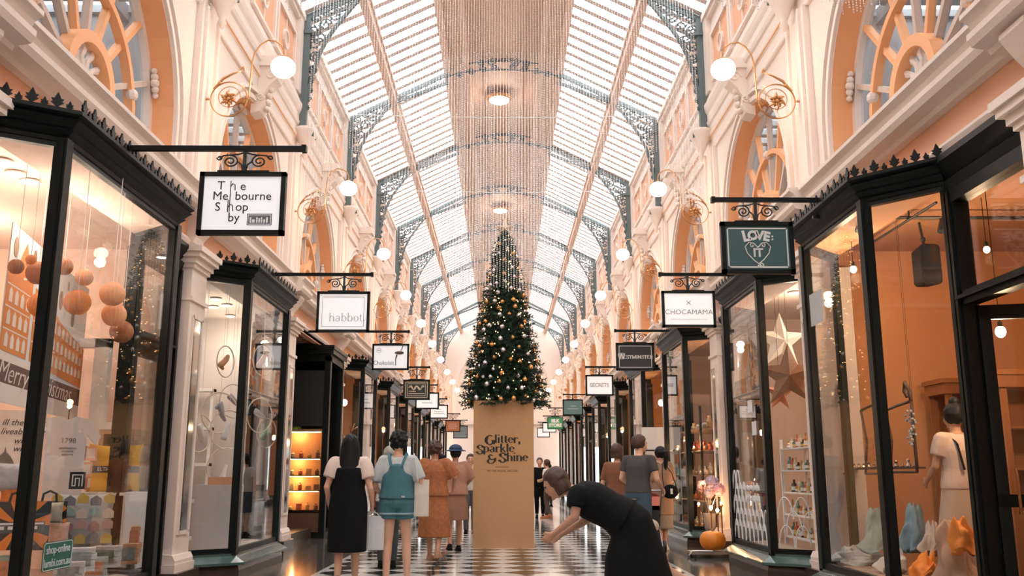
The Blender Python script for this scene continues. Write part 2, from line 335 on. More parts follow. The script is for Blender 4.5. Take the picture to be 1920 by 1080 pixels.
for s in (-1, 1):
    X = lambda d: s*(WX-d)
    # shop cornice, breaking forward over every pier
    g = G(); pr = [(0,4.36),(.10,4.36),(.12,4.40),(.24,4.42),(.27,4.47),(.27,4.52),(.22,4.54),(.25,4.60),(.31,4.64),(.31,4.68),(0,4.72)]
    g.yprof([(X(d), z) for d, z in pr], YB, YE)
    for y in PY: g.yprof([(X(d+(.12 if d else 0)), z-.002) for d, z in pr], y-.42, y+.42)
    trim(g, TRIM)
    # console blocks under the breaks
    g = G()
    for y in PY: g.yprof([(X(d), z) for d, z in ((0,4.0),(.10,4.05),(.13,4.12),(.2,4.2),(.3,4.34),(.3,4.38),(0,4.38))], y-.16, y+.16)
    trim(g, TRIM)
    # low band moulding on the fascia
    g = G(); g.yprof([(X(d), z) for d, z in ((0,4.02),(.05,4.02),(.07,4.06),(.05,4.10),(0,4.10))], YB, YE); trim(g, TRIM)
    # frieze and upper entablature
    g = G(); g.yprof([(X(d), z) for d, z in ((0,7.14),(.04,7.14),(.05,7.17),(.04,7.20),(.04,7.36),(.08,7.40),(.09,7.46),(.06,7.48),(.06,7.62),(.09,7.64),(.11,7.70),(.09,7.72),(.09,7.84),(.12,7.90),(.14,7.98),(.14,8.04),(.07,8.10),(.07,8.20),(.04,8.24),(0,8.24))], YB, YE); trim(g, TRIM)
    g = G(); g.yprof([(X(d), z) for d, z in ((.02,7.365),(.075,7.385),(.075,7.398),(.02,7.38))], YB, YE); trim(g, ORANGE)
    # clerestory panels
    g = G(); g2 = G()
    for k in range(len(PY)-1):
        a = PY[k]+.35; L = PP-.7
        for j in range(3):
            y0 = a+L*j/3+.12; y1 = a+L*(j+1)/3-.12
            g2.add([(X(.01),y0,8.42),(X(.01),y1,8.42),(X(.01),y1,9.25),(X(.01),y0,9.25)], [(0,1,2,3)])
            for z0, z1, ya, yb in ((8.36,8.42,y0-.06,y1+.06),(9.25,9.31,y0-.06,y1+.06),(8.42,9.25,y0-.06,y0),(8.42,9.25,y1,y1+.06)): g.box(X(0), X(.06), ya, yb, z0, z1)
            ym = (y0+y1)/2; g.arc((X(.03), ym, 8.84), .16, .04, .05, 0, 2*PI, 14); g.box(X(0), X(.04), ym-.02, ym+.02, 8.45, 9.22)
    trim(g, TRIM); trim(g2, PEACH)
    # upper pier strips, with sunk lines
    g = G()
    for y in PY:
        g.box(X(-.02), X(.08), y-.34, y+.34, 4.7, 7.15); g.box(X(.08), X(.12), y-.26, y-.20, 4.7, 7.15); g.box(X(.08), X(.12), y+.20, y+.26, 4.7, 7.15)
        g.box(X(.08), X(.15), y-.38, y+.38, 4.7, 4.86); g.box(X(.0), X(.10), y-.30, y+.30, 8.24, 9.8)
    trim(g, TRIM)
    # arch mouldings round the fanlights
    g = G()
    for k in range(len(PY)-1):
        c = (PY[k]+PY[k+1])/2
        for rr, wd, dp, x in ((1.76,.07,.08,.0),(1.88,.05,.12,.0)):
            g.arc((X(x), c, 5.25), rr, wd, dp, 0, PI, 28)
            for q in (-1,1): g.box(X(-.04), X(dp/2), c+q*rr-wd/2, c+q*rr+wd/2, 4.7, 5.25)
    trim(g, TRIM)
    # eaves beam
    g = G(); g.box(X(-.1), X(.13), YB, YE, 9.74, 9.86); g.box(X(-.1), X(.08), YB, YE, 9.66, 9.74); g.box(X(-.1), X(.10), YB, YE, 9.86, 9.98); trim(g, TRIM)
# ---- keystone consoles over the arches, corbels beneath the roof ironwork
def console(s):
    g = G(); X = lambda d: s*(WX-d)
    g.yprof([(X(d), z) for d, z in ((-.05,6.78),(.10,6.82),(.16,6.95),(.14,7.1),(.22,7.25),(.34,7.36),(.38,7.48),(.36,7.56),(-.05,7.56))], -.15, .15)
    g.box(X(0), X(.42), -.2, .2, 7.56, 7.64); g.box(X(0), X(.38), -.17, .17, 7.64, 7.74)
    for q in (-1,1): g.tube(spiral((X(.25), q*.16, 7.42), .1, 1.3, 0, 1, 'xz', 20), .018, 5); g.tube(spiral((X(.1), q*.16, 7.05), .07, 1.3, 0, -1, 'xz', 18), .014, 5)
    for i in range(5): g.sphere((X(.17+.012*i), 0, 6.9+.11*i), .05, 8, 6, (1,1.6,1))
    return g.build('keystone_console', TRIM, smooth=False)
def corbel(s):
    g = G(); X = lambda d: s*(WX-d)
    g.lathe((X(.215),0,7.16), [(.015,-.2),(.03,-.16),(.06,-.12),(.04,-.06),(.07,0),(.13,.14),(.19,.26),(.22,.34),(.22,.40)], 14)
    return g.build('corbel', TRIM, smooth=True)
for s, sd in ((-1,'left'),(1,'right')):
    base = console(s); first = True
    for k in range(1, len(PY)-1):
        o = base if first else base.copy()
        if not first: sc.collection.objects.link(o)
        first = False; o.location = (0, (PY[k]+PY[k+1])/2, 0)
        tag(o, 'cream keystone console over the %s arch from the front, %s wall' % (ordn(k-1), sd), 'console', 'keystone consoles over the arches')
    base = corbel(s); first = True
    for k in range(2, len(PY)):
        o = base if first else base.copy()
        if not first: sc.collection.objects.link(o)
        first = False; o.location = (0, PY[k], 0)
        tag(o, 'cream bowl shaped corbel, %s from the front on the %s wall' % (ordn(k-2), sd), 'corbel', 'corbels under the roof ironwork')
# ---- fanlight windows
def fanlight(s):
    X = s*(WX+.3); c = 0; zs = 5.25; r = 1.7; g = G()
    g.arc((X,c,zs), r-.04, .1, .1, 0, PI, 32); g.box(X-.05, X+.05, -r, -r+.09, 4.6, zs); g.box(X-.05, X+.05, r-.09, r, 4.6, zs)
    g.cur = 1  # rings and three spokes: warm light on cream paint put in as orange
    g.arc((X-s*.03,c,zs-.2), 1.12, .075, .1, -.15, PI+.15, 30); g.arc((X-s*.06,c,zs-.2), .46, .12, .14, 0, PI, 20)
    for a in (18, 42, 66, 90, 114, 138, 162):
        d = Vector((0, math.cos(R(a)), math.sin(R(a))))
        g.cur = 1 if a in (42, 114, 66) else 2
        g.bar(Vector((X,c,zs-.2))+d*.46, Vector((X,c,zs))+d*(r-.06), .06, .08, (1,0,0))
    g.box(X-.06, X+.06, -r, r, 4.62, 4.78)
    g.cur = 0
    for a in (18, 90, 162):     # plaster ornaments where stubs meet the frame
        d = Vector((0, math.cos(R(a)), math.sin(R(a)))); p = Vector((X-s*.1,c,zs))+d*(r-.05)
        for j in (-1.6,-.8,0,.8,1.6): g.sphere(p+Vector((0, -d.z, d.y))*j*.09, .055-.012*abs(j), 8, 6)
        g.sphere(Vector((X-s*.06,c,zs-.2))+d*1.12, .07, 8, 6)
    for i in range(6):          # scrolls in the small fan
        a = R(15+30*i); g.tube([Vector((X-s*.03,c,zs-.18))+Vector((0,math.cos(a),math.sin(a)))*t*.4+Vector((0,.03*math.sin(t*9),0)) for t in (0,.2,.4,.6,.8,1)], [.02,.03,.035,.03,.04,.02], 6)
    g.sphere((X-s*.04,c,zs-.16), .12, 10, 8, (.5,1,1))
    fr = g.build('window_1', [TRIM, ORANGE, mat('stone_bar', (.60,.47,.40), .6)])
    gg = G(); N = 20
    gg.add([(X+s*.02, c, 4.6)]+[(X+s*.02, c+(r-.03)*math.cos(PI*i/N), zs+(r-.03)*math.sin(PI*i/N)) for i in range(N+1)]+[(X+s*.02,-r+.03,4.6),(X+s*.02,r-.03,4.6)], [(0,i+1,i+2) for i in range(N)]+[(0,N+1,N+2),(0,N+3,1)])
    gg.build('glass_pane', FANG, fr)
    return fr
wn = 0
ROOMG = mat('pale_grey_room', (.36,.39,.41), .8, var=.08, scale=1)
for s in (-1, 1):
    base = fanlight(s); first = True
    for k in range(0, len(PY)-1):
        o = base if first else copy_tree(base)
        first = False; wn += 1; o.name = 'window_%d' % wn; o.location = (0, (PY[k]+PY[k+1])/2, 0); struct(o)
    g = G(); X0, X1 = s*(WX+.36), s*(WX+2.2)
    g.add([(X1,YB,4.4),(X1,YE,4.4),(X1,YE,7.3),(X1,YB,7.3)], [(0,1,2,3)]); [g.box(X0, X1, YB+.42*i_, YB+.42*i_+.16, 7.1, 7.2) for i_ in range(170)]; g.box(s*(WX+.95), s*(WX+1.05), YB, YE, 7.0, 7.2); g.add([(X0,YB,4.45),(X1,YB,4.45),(X1,YE,4.45),(X0,YE,4.45)], [(0,1,2,3)])
    for y in PY: g.box(X0, X1, y-.1, y+.1, 4.45, 7.2)
    struct(g.build('wall_upper_rooms_left' if s < 0 else 'wall_upper_rooms_right', ROOMG))
# ---- roof
EX, EZ, IX, IZ = 3.85, 9.9, 1.40, 11.13
def roofz(x): return EZ+(EX-abs(x))*(IZ-EZ)/(EX-IX)
for s in (-1, 1):
    g = G(); y = YB
    while y < YE: g.bar((s*EX,y,EZ), (s*IX,y,IZ), .15, .07, (0,0,1)); y += .44
    trim(g, BARM)
    g = G(); g.add([(s*(EX+.15),YB,EZ-.0),(s*(EX+.15),YE,EZ),(s*IX,YE,IZ+.06),(s*IX,YB,IZ+.06)], [(0,1,2,3)])
    wn += 1; struct(g.build('window_%d' % wn, ROOFG))
    g = G(); px_ = 2.72; g.box(s*(px_-.08), s*(px_+.08), YB, YE, roofz(px_)-.26, roofz(px_)-.04); g.box(s*(px_-.12), s*(px_+.12), YB, YE, roofz(px_)-.08, roofz(px_)-.03); trim(g, RIDGE)
g = G()
for s in (-1, 1):
    g.box(s*.94, s*1.48, YB, YE, 11.18, 11.26); g.box(s*1.33, s*1.48, YB, YE, 11.03, 11.2); g.box(s*.87, s*1.0, YB, YE, 11.12, 11.5)
g.box(-.99, .99, YB, YE, 11.46, 11.54); g.box(-.5,-.44,YB,YE,11.4,11.48); g.box(.44,.5,YB,YE,11.4,11.48)
struct(g.build('ceiling', RIDGE))
# ---- iron roof trusses with scrollwork
def scroll_fill(g, x0, z0, r, s, ph):
    g.tube(spiral((x0,0,z0), r, 1.6, ph, s, 'xz', 22, .15), .013, 4, flat=1.4)
    for a in range(0, 360, 72): g.tube([(x0+r*.5*math.cos(R(a)),0,z0+r*.5*math.sin(R(a))), (x0+r*.95*math.cos(R(a+25)),0,z0+r*.95*math.sin(R(a+25)))], [.03,.008], 4)
def truss():
    root = thing('roof_truss', None, None)
    CH_ = [(3.58,7.30),(3.55,7.9),(3.48,8.35),(3.36,8.8),(3.2,9.15),(3.0,9.45),(2.8,9.72),(2.62,9.95)]
    for s in (-1, 1):
        g = G(); g.box(s*3.54, s*3.66, -.06, .06, 7.25, 9.5); g.box(s*3.38, s*3.72, -.12, .12, 7.16, 7.26); g.box(s*3.48, s*3.68, -.1, .1, 9.15, 9.22); g.build('wall_post', IRON, root)
        g = G(); P = [(s*x,0,z) for x, z in CH_]
        for a, b_ in zip(P, P[1:]): g.bar(a, b_, .09, .05, (0,0,1) if abs(a[2]-b_[2]) < abs(a[0]-b_[0]) else (1,0,0))
        g.build('curved_brace', IRON, root)
        g = G()
        for x, z, r, d, ph in ((3.545,7.75,.045,1,0),(3.53,7.9,.055,-1,0),(3.52,8.08,.065,1,0),(3.50,8.27,.075,-1,1),(3.48,8.48,.09,1,0),(3.45,8.72,.105,-1,1),(3.47,8.98,.12,1,3),(3.36,9.12,.12,-1,2),(3.48,9.25,.13,1,1),(3.28,9.36,.13,-1,0),(3.45,9.5,.10,-1,2),(3.12,9.55,.13,1,2),(3.28,9.62,.09,1,0),(2.97,9.72,.12,-1,1),(2.83,9.84,.09,1,0),(3.13,9.74,.07,-1,1),(2.73,9.95,.06,-1,0)): scroll_fill(g, s*x, z, r, d*s, ph)
        g.build('scrollwork', IRON, root)
        g = G(); n = 22
        a0 = (s*3.70, 9.46); a1 = (s*1.3, 10.68)
        def pt(t, off): return (a0[0]+(a1[0]-a0[0])*t, 0, a0[1]+(a1[1]-a0[1])*t-off*min(1, .4+t*.9))
        g.bar(pt(0,0), pt(1,0), .05, .10, (0,0,1)); g.bar(pt(.42,.10), pt(1,.24), .05, .07, (0,0,1))
        for i in range(10, n): g.bar(pt(i/n, 0), pt((i+.5)/n, .24), .02, .02, (0,1,0)); g.bar(pt((i+.5)/n, .24), pt((i+1)/n, 0), .02, .02, (0,1,0))
        g.build('rafter', IRON, root)
    g = G()
    g.tube([(1.4*math.cos(t),0,10.5+.28*math.sin(t)) for t in [PI*i/16 for i in range(17)]], .022, 6); g.tube([(1.4*math.cos(t),0,10.66+.34*math.sin(t)) for t in [PI*i/16 for i in range(17)]], .022, 6)
    for x, r, z in ((-1.05,.08,10.66),(1.05,.08,10.66),(-.78,.09,10.74),(.78,.09,10.74),(-.5,.09,10.8),(.5,.09,10.8),(-.22,.09,10.84),(.22,.09,10.84)): scroll_fill(g, x, z, r, 1 if x > 0 else -1, 0)
    for x, z, r in ((-.3,10.98,.12),(.3,10.98,.12),(-.12,11.1,.12),(.12,11.1,.12),(0,11.28,.1),(-.55,10.94,.09),(.55,10.94,.09)): scroll_fill(g, x, z, r, 1 if x > 0 else -1, 2)
    g.build('centre_arch', IRON, root)
    root.scale = (1.04,1,1.04)
    return root
base = truss(); first = True
for k in range(2, len(PY)):
    o = base if first else copy_tree(base)
    first = False; o.location = (0, PY[k], CH-CH*1.04); o.name = 'roof_truss'
    tag(o, 'dark iron roof truss with scrollwork brackets, %s from the front' % ordn(k-2), 'roof truss', 'iron trusses under the glass roof')
# ---- end wall with its tall arch
g = G(); g.box(-WX-.5, -1.6, YE, YE+.4, 0, 13); g.box(1.6, WX+.5, YE, YE+.4, 0, 13); g.box(-1.7, 1.7, YE, YE+.4, 3.0, 13)
g.arc((0,YE,6.6), 3.1, .3, .3, 0, PI, 30, 'xz'); g.arc((0,YE,6.6), 2.6, .12, .2, 0, PI, 30, 'xz'); g.box(-3.9, 3.9, YE-.2, YE, 4.4, 4.7); g.box(-3.25,-2.95,YE-.15,YE,4.7,6.6); g.box(2.95,3.25,YE-.15,YE,4.7,6.6)
struct(g.build('wall_end', WALL))
g = G(); g.box(-WX-.5, -1.6, YB-.4, YB, 0, 13); g.box(1.6, WX+.5, YB-.4, YB, 0, 13); g.box(-1.6, 1.6, YB-.4, YB, 3.6, 13); struct(g.build('wall_back', WALL))  # unseen wall behind the camera, added to cut the glare from that end
for s in (-1, 1):
    g = G(); g.box(s*WX, s*(WX+.2), YB, PY[0], 0, 4.3); struct(g.build('wall_entrance_left' if s < 0 else 'wall_entrance_right', PEACH))
# ---- ground floor piers (pilasters with mirrored panel)
MIRR = mat('mirror_strip', (.62,.66,.66), .06, 1, var=.02)
def pilaster(s):
    X = lambda d: s*(WX-d); rt = None
    g = G(); g.box(X(-.3), X(.16), -.27, .27, .17, 3.72)
    g.box(X(0), X(.22), -.33, .33, .17, .26); g.yprof([(X(d), z) for d, z in ((0,.26),(.21,.26),(.21,.30),(.18,.36),(0,.38))], -.31, .31)
    g.box(X(.0), X(.19), -.29, .29, 3.30, 3.35)
    for d, z0, z1, e in ((.19,3.70,3.75,.30),(.22,3.75,3.82,.33),(.27,3.82,3.88,.37),(.30,3.88,3.95,.40)): g.box(X(0), X(d), -e, e, z0, z1)
    g.cur = 1; g.box(X(.16), X(.172), -.15, .15, .62, 3.1)
    g.cur = 0
    for a, b_, c, d in ((-.18,-.15,.6,3.13),(.15,.18,.6,3.13),(-.18,.18,.58,.62),(-.18,.18,3.1,3.14)): g.box(X(.15), X(.185), a, b_, c, d)
    g.cur = 2; g.box(X(-.3), X(.27), -.38, .38, 0, .17)
    return g.build('trim_900', [TRIM, MIRR, PLINTH])
for s in (-1, 1):
    base = pilaster(s); first = True
    for k in range(0, len(PY)):
        o = base if first else base.copy()
        if not first: sc.collection.objects.link(o)
        first = False; tn += 1; o.name = 'trim_%d' % tn; o.location = (0, PY[k], 0); struct(o)
# ================================================================== SHOPS
def rail(plan, z0, z1, wd, out=0): return [(out-wd/2,z0),(out+wd/2,z0),(out+wd/2,z1),(out-wd/2,z1)]
FASC = [(-.06,3.73),(.04,3.73),(.05,3.76),(.03,3.77),(.05,3.79),(.09,3.82),(.07,3.83),(.10,3.86),(.14,3.89),(.12,3.905),(.16,3.93),(.16,3.96),(-.2,3.96)]
def finial(g, p, d, h):      # leaf shaped cresting finial standing at p, its width along d
    d = Vector(d).normalized(); n = Vector((-d.y, d.x, 0))*.008; p = Vector(p)
    ol = [(.10,0),(.10,.18),(.26,.30),(.46,.42),(.30,.46),(.44,.66),(.24,.66),(.16,.82),(0,1.08)]
    ol = [(x*.8, z) for x, z in ol]; pts = [(x, z) for x, z in ol]+[(-x, z) for x, z in reversed(ol[:-1])]
    g.prism(pts, lambda q: p+d*q[0]*h+Vector((0,0,q[1]*h))-n, lambda q: p+d*q[0]*h+Vector((0,0,q[1]*h))+n)
def bay(s, a0, c0, c1, a1, label, sill_mat=SILLG, ztop=3.74, detail=True):
    """projecting shop window: near splay from (wall,a0) to (front,c0), front to c1, far splay to (wall,a1)"""
    WXi, FX = WX-.03, 3.36
    plan = [(s*WXi,a0),(s*FX,c0),(s*FX,c1),(s*WXi,a1)]
    t = thing('bay_window', label, 'shop window', (0,0,0))
    g = G(); g.sweep(plan, [(-.25,0),(.10,0),(.10,.10),(.08,.17),(-.25,.17)]); g.build('plinth', PLINTH, t)
    g = G(); g.sweep(plan, [(-.3,.17),(.17,.17),(.17,.20),(.05,.27),(.05,.30),(-.3,.30)]); g.build('sill', sill_mat, t)
    g = G(); g.sweep(plan, FASC); g.build('fascia', BLK, t)
    g = G()
    for (x, y), (x2, y2) in zip(plan, plan[1:]):
        if y > c1-.01: break
        d = Vector((x2-x, y2-y, 0)); L = d.length; d.normalize(); n = Vector((d.y, -d.x, 0)); n = n if n.x*s < 0 else -n
        k = max(2, int(L/.085)); 
        for i in range(k+1):
            q = Vector((x,y,3.95))+d*(L*i/k)+n*.13; finial(g, q, d, .125 if i % 2 == 0 else .075)
    g.build('cresting', BLK, t)
    for i, (x, y) in enumerate(plan):
        g = G(); wd = .10 if i in (1,2) else .08; g.box(x-wd/2, x+wd/2, y-wd/2, y+wd/2, .28, ztop+.02)
        g.box(x-s*.0-.028, x-s*.0+.028, y-wd/2-.012, y+wd/2+.012, .28, ztop+.02); g.build('post', BLK, t)
    g = G(); g.sweep(plan, [(-.03,.30),(.03,.30),(.03,.36),(-.03,.36)]); g.sweep(plan, [(-.03,3.69),(.03,3.69),(.03,3.74),(-.03,3.74)]); g.build('window_rail', BLK, t)
    for (x, y), (x2, y2) in zip(plan, plan[1:]):
        d = Vector((x2-x, y2-y, 0)).normalized()*.05; g = G()
        g.bar((x+d.x, y+d.y, (.36+3.69)/2), (x2-d.x, y2-d.y, (.36+3.69)/2), .008, 3.33, (0,0,1)); g.build('glass_pane', GLASS, t)
    return t
def room(s, y0, y1, col, depth=3.2, floorc=(.30,.22,.17), ceil=None, tag_='shop'):
    m = mat('shopwall_%.2f_%.2f_%.2f' % col, col, .75, var=.05, scale=1.5); mf = mat('shopfloor_%.2f' % floorc[0], floorc, .3, var=.15)
    mc = mat('shopceil_%.2f' % (ceil or col)[0], ceil or col, .8, var=.02)
    x0, x1 = s*(WX-.02), s*(WX+depth)
    g = G(); g.box(x1, x1+s*.08, y0, y1, 0, 4.1); g.box(x0+s*.04, x1, y0-.04, y0+.04, 0, 4.1); g.box(x0+s*.04, x1, y1-.04, y1+.04, 0, 4.1)
    g.cur = 1; g.box(s*3.42 if 0 else x0, x1, y0, y1, 0, .2); g.cur = 2; g.box(x0, x1, y0, y1, 3.97, 4.08)
    struct(g.build('wall_'+tag_, [m, mf, mc]))
def bay_inside(s, a0, c0, c1, a1, col, cc, par=None):   # platform and soffit inside the projecting part
    plan = [(s*(WX+.02),a0+.04),(s*3.39,c0+.03),(s*3.39,c1-.03),(s*(WX+.02),a1-.04)]
    g = G(); 
    for z0, z1, mi in ((.18,.31,0),(3.76,3.80,1),(3.92,3.955,1)):
        g.cur = mi; b_ = [(x,y,z0) for x,y in plan]+[(x,y,z1) for x,y in plan]; g.add(b_, [(0,1,2,3),(7,6,5,4),(0,4,5,1),(1,5,6,2),(2,6,7,3),(3,7,4,0)])
    o = g.build('display_platform', [mat('platform_%.2f' % col[0], col, .6), mat('soffit_%.2f' % cc[0], cc, .8)], par)
    return o
def doorway(s, y0, y1, n, transom=2.7, leaf=True):
    X = s*(WX+.02); g = G()
    for y in (y0, y1): g.box(X-.06, X+.06, y-.06, y+.06, 0, 3.65); g.box(X-.09, X+.09, y-.03, y+.03, 0, 3.65)
    g.box(X-.06, X+.06, y0, y1, transom-.05, transom+.07); g.box(X-s*-.02, X-s*.1, y0, y1, transom-.0, transom+.03)
    g.box(X-.07, X+.07, y0, y1, 3.55, 3.66); g.yprof([(X-s*d, z) for d, z in ((-.05,3.66),(.06,3.66),(.09,3.75),(.05,3.78),(.12,3.86),(.16,3.9),(.16,3.95),(-.05,3.95))], y0-.06, y1+.06)
    o = struct(g.build('door_%d' % n, BLK))
    g = G(); g.box(X-.004, X+.004, y0+.05, y1-.05, transom+.08, 3.55); g.build('glass_pane', GLASS, o)
    if leaf:
        g = G(); L = (y1-y0)-.12
        g.cur = 0
        for a, b_, z0, z1 in ((0,.09,.2,transom-.06),(L-.09,L,.2,transom-.06),(0,L,.2,.45),(0,L,transom-.18,transom-.06),(0,L,1.0,1.1)): g.box(-.02, .02, a, b_, z0, z1)
        q = g.build('door_leaf', BLK, o); gg = G(); gg.box(-.004,.004,.09,L-.09,.45,transom-.18); gg.build('glass_pane', GLASS, q)
        gg = G(); gg.tube([(-.06*-s,.14,.95),(-.09*-s,.14,1.0),(-.09*-s,.14,1.25),(-.06*-s,.14,1.3)], .012, 6); gg.build('handle', BRASS, q)
        q.location = (X+s*.05, y1-.07 if leaf == 2 else y0+.06, 0); q.rotation_euler = (0,0, 0)
        if leaf == 2: q.rotation_euler = (0,0,PI+ (R(75) if s > 0 else -R(75)))
    return o
def downlight(loc, label, r=.07, e=0, grp='ceiling downlights'):
    g = G(); g.lathe(loc, [(r*1.2,.0),(r*1.25,-.012),(r,-.016)], 18); o = g.build('ceiling_downlight', WHITE); tag(o, label, 'ceiling light', grp)
    g = G(); g.lathe((loc[0],loc[1],loc[2]-.017), [(r*.92,.0),(r*.6,-.006)], 16); g.build('lit_lens', DOWNL, o)
    if e: point('downlight_lamp', (loc[0],loc[1],loc[2]-.5), e*.8, (1,.78,.6), .05, o)
    return o
def pendant(loc, ztop, label, r=.045, e=12, grp=None):
    g = G(); g.tube([(loc[0],loc[1],ztop),(loc[0],loc[1],loc[2]+r)], .004, 5); g.lathe((loc[0],loc[1],loc[2]+r*.8), [(.014,0),(.02,.01),(.02,.05),(.01,.06)], 10)
    o = g.build('pendant_bulb', BLKM); tag(o, label, 'pendant light', grp)
    g = G(); g.sphere(loc, r, 12, 10, (1,1,1.15)); g.build('bulb', BULB, o, smooth=True)
    if e: point('bulb_lamp', (loc[0],loc[1],loc[2]-.1), e, WARM, .05, o)
    return o
# ---- hanging signs
def scroll_pair(g, cx, y, z, r=.055, t=.0065):
    for q in (-1, 1):
        g.tube(spiral((cx+q*.1,y,z-.0), r, 1.7, PI/2, q, 'xz', 30, .2), t, 6); g.tube(spiral((cx+q*.175,y,z+r*.55), r*.36, 1.0, PI, -q, 'xz', 16, .5), t*.9, 6)
        g.tube([(cx+q*.012,y,z+.075),(cx+q*.05,y,z+.06),(cx+q*.1,y,z+r),(cx+q*.15,y,z+.05),(cx+q*.175,y,z+r*.4)], t, 6); g.tube([(cx+q*.01,y,z-.09),(cx+q*.02,y,z-.03),(cx+q*.05,y,z)], t, 6)
    g.box(cx-.012, cx+.012, y-.012, y+.012, z-.10, z+.09); g.box(cx-.14, cx+.14, y-.02, y+.02, z-.10, z-.085)
def hanging_sign(s, px_l, px_r, py_t, py_b, pxe, Y, label, face, attach=3.27, edge=.036, frame=BLK):
    XE = at(pxe, 300, Y=Y).x          # free end of the bar
    A = at(px_l, (py_t+py_b)/2, Y=Y); B = at(px_r, (py_t+py_b)/2, Y=Y); z1 = at((px_l+px_r)/2, py_t, Y=Y).z; z0 = at((px_l+px_r)/2, py_b, Y=Y).z
    zb = 4.03; cx = (A.x+B.x)/2; w_ = B.x-A.x; h = z1-z0
    XE = at(pxe, 600, Y=Y).x; XE = {-1: max(XE, cx+.2), 1: min(XE, cx-.2)}[s]
    t = thing('hanging_sign', label, 'sign', (0,0,0), group=None)
    g = G(); g.box(min(s*attach, XE), max(s*attach, XE), Y-.022, Y+.022, zb-.022, zb+.022); g.box(XE-.02, XE+.02, Y-.03, Y+.03, zb-.03, zb+.03); g.build('bar', BLK, t)
    g = G(); zsc = (zb-.022-z1); k = zsc/.19
    i0 = len(g.v); scroll_pair(g, 0, 0, 0); g.xf(Matrix.Translation((cx,Y,z1+.10*k)) @ Matrix.Diagonal((min(1.25,w_/.55),1,k,1))); g.build('scroll_bracket', BLKM, t)
    g = G()
    g.box(cx-w_/2, cx+w_/2, Y-.03, Y+.03, z0, z0+edge); g.box(cx-w_/2, cx+w_/2, Y-.03, Y+.03, z1-edge, z1); g.box(cx-w_/2, cx-w_/2+edge, Y-.03, Y+.03, z0, z1); g.box(cx+w_/2-edge, cx+w_/2, Y-.03, Y+.03, z0, z1)
    g.box(cx-w_*.3, cx+w_*.3, Y-.035, Y+.035, z1, z1+.012); g.build('frame', frame, t)
    g = G(); g.box(cx-w_/2+edge, cx+w_/2-edge, Y-.016, Y+.016, z0+edge, z1-edge); g.build('sign_panel', face, t)
    return t, cx, Y-.0185, (z0+z1)/2, w_-2*edge, h-2*edge
def border(g, cx, y, cz, w_, h, t):
    g.box(cx-w_/2, cx+w_/2, y-.002, y, cz+h/2-t, cz+h/2); g.box(cx-w_/2, cx+w_/2, y-.002, y, cz-h/2, cz-h/2+t); g.box(cx-w_/2, cx-w_/2+t, y-.002, y, cz-h/2, cz+h/2); g.box(cx+w_/2-t, cx+w_/2, y-.002, y, cz-h/2, cz+h/2)
GREY = mat('sign_grey', (.16,.16,.16), .6); TEAL = mat('sign_teal', (.035,.10,.11), .4, var=.1); PALE = mat('sign_pale_line', (.62,.66,.66), .5)
# 1 The Melbourne Shop by ...
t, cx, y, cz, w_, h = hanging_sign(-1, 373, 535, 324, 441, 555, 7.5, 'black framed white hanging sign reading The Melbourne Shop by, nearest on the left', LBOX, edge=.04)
for st, dx, dz in (('T',-.20,.155),('e',.005,.15),('Me',-.20,.062),('bourne',.105,.062),('S',-.22,-.035),('op',.005,-.035),('by',-.065,-.13)):
    text(st, .108, INK, face_y(cx+dx*.92-.0, y, cz+dz), t)
g = G(); g.box(cx-.105, cx-.098, y-.002, y, cz-.13, cz+.20); g.box(cx-.12,cx-.112,y-.002,y,cz-.08,cz+.03) 
g.tube([(cx-.10,y,cz+.15),(cx-.085,y,cz+.175),(cx-.065,y,cz+.165),(cx-.062,y,cz+.115)], .0045, 5); g.tube([(cx-.112,y,cz-.035),(cx-.095,y,cz-.01),(cx-.075,y,cz-.02),(cx-.072,y,cz-.07)], .0045, 5); g.build('joined_strokes', INK, t)
g = G(); border(g, cx+.16, y, cz-.145, .21, .10, .006); g.cur = 1; g.box(cx+.066, cx+.254, y-.001, y, cz-.183, cz-.107); g.cur = 2
for x, hh, ww in ((-.075,.05,.012),(-.05,.03,.022),(-.02,.05,.012),(.0,.04,.012),(.02,.05,.01),(.042,.03,.014),(.065,.05,.014)): g.box(cx+.16+x-ww/2, cx+.16+x+ww/2, y-.004, y, cz-.175, cz-.175+hh)
g.build('logo_panel', [INK, GREY, FACEW], t)
# 2 habbot.
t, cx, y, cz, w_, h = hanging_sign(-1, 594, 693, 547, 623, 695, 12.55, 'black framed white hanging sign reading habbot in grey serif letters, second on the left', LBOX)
g = G(); border(g, cx, y, cz, w_*.88, h*.84, .005); g.build('printed_border', GREY, t)
serif('habbot.', .155, GREY, face_y(cx+.06, y, cz-.135), t, .05, .022, .05)
# 3 chocolate shop
t, cx, y, cz, w_, h = hanging_sign(-1, 698, 767, 645, 694, 767, 17.75, 'white hanging sign with a dripping chocolate spoon, third on the left', LBOX, 3.93)
text('Chokolait.', .12, GREY, face_y(cx-.12, y, cz-.12), t, wx=.85)
g = G(); g.sphere((cx+.17,y-.004,cz+.08), .045, 10, 6, (2.1,.15,.75)); g.tube([(cx+.2,y,cz+.12),(cx+.24,y,cz+.22)], .008, 5); g.tube([(cx+.12,y,cz+.04),(cx+.10,y,cz-.05),(cx+.105,y,cz-.17)], [.02,.01,.007], 5); g.build('printed_chocolate', mat('choc_brown', (.10,.06,.04), .5), t)
g = G(); g.arc((cx-.23,y,cz+.13), .045, .006, .003, 0, 2*PI, 20, 'xz'); g.box(cx-.26,cx-.20,y-.002,y,cz+.125,cz+.137); g.build('printed_badge', GREY, t)
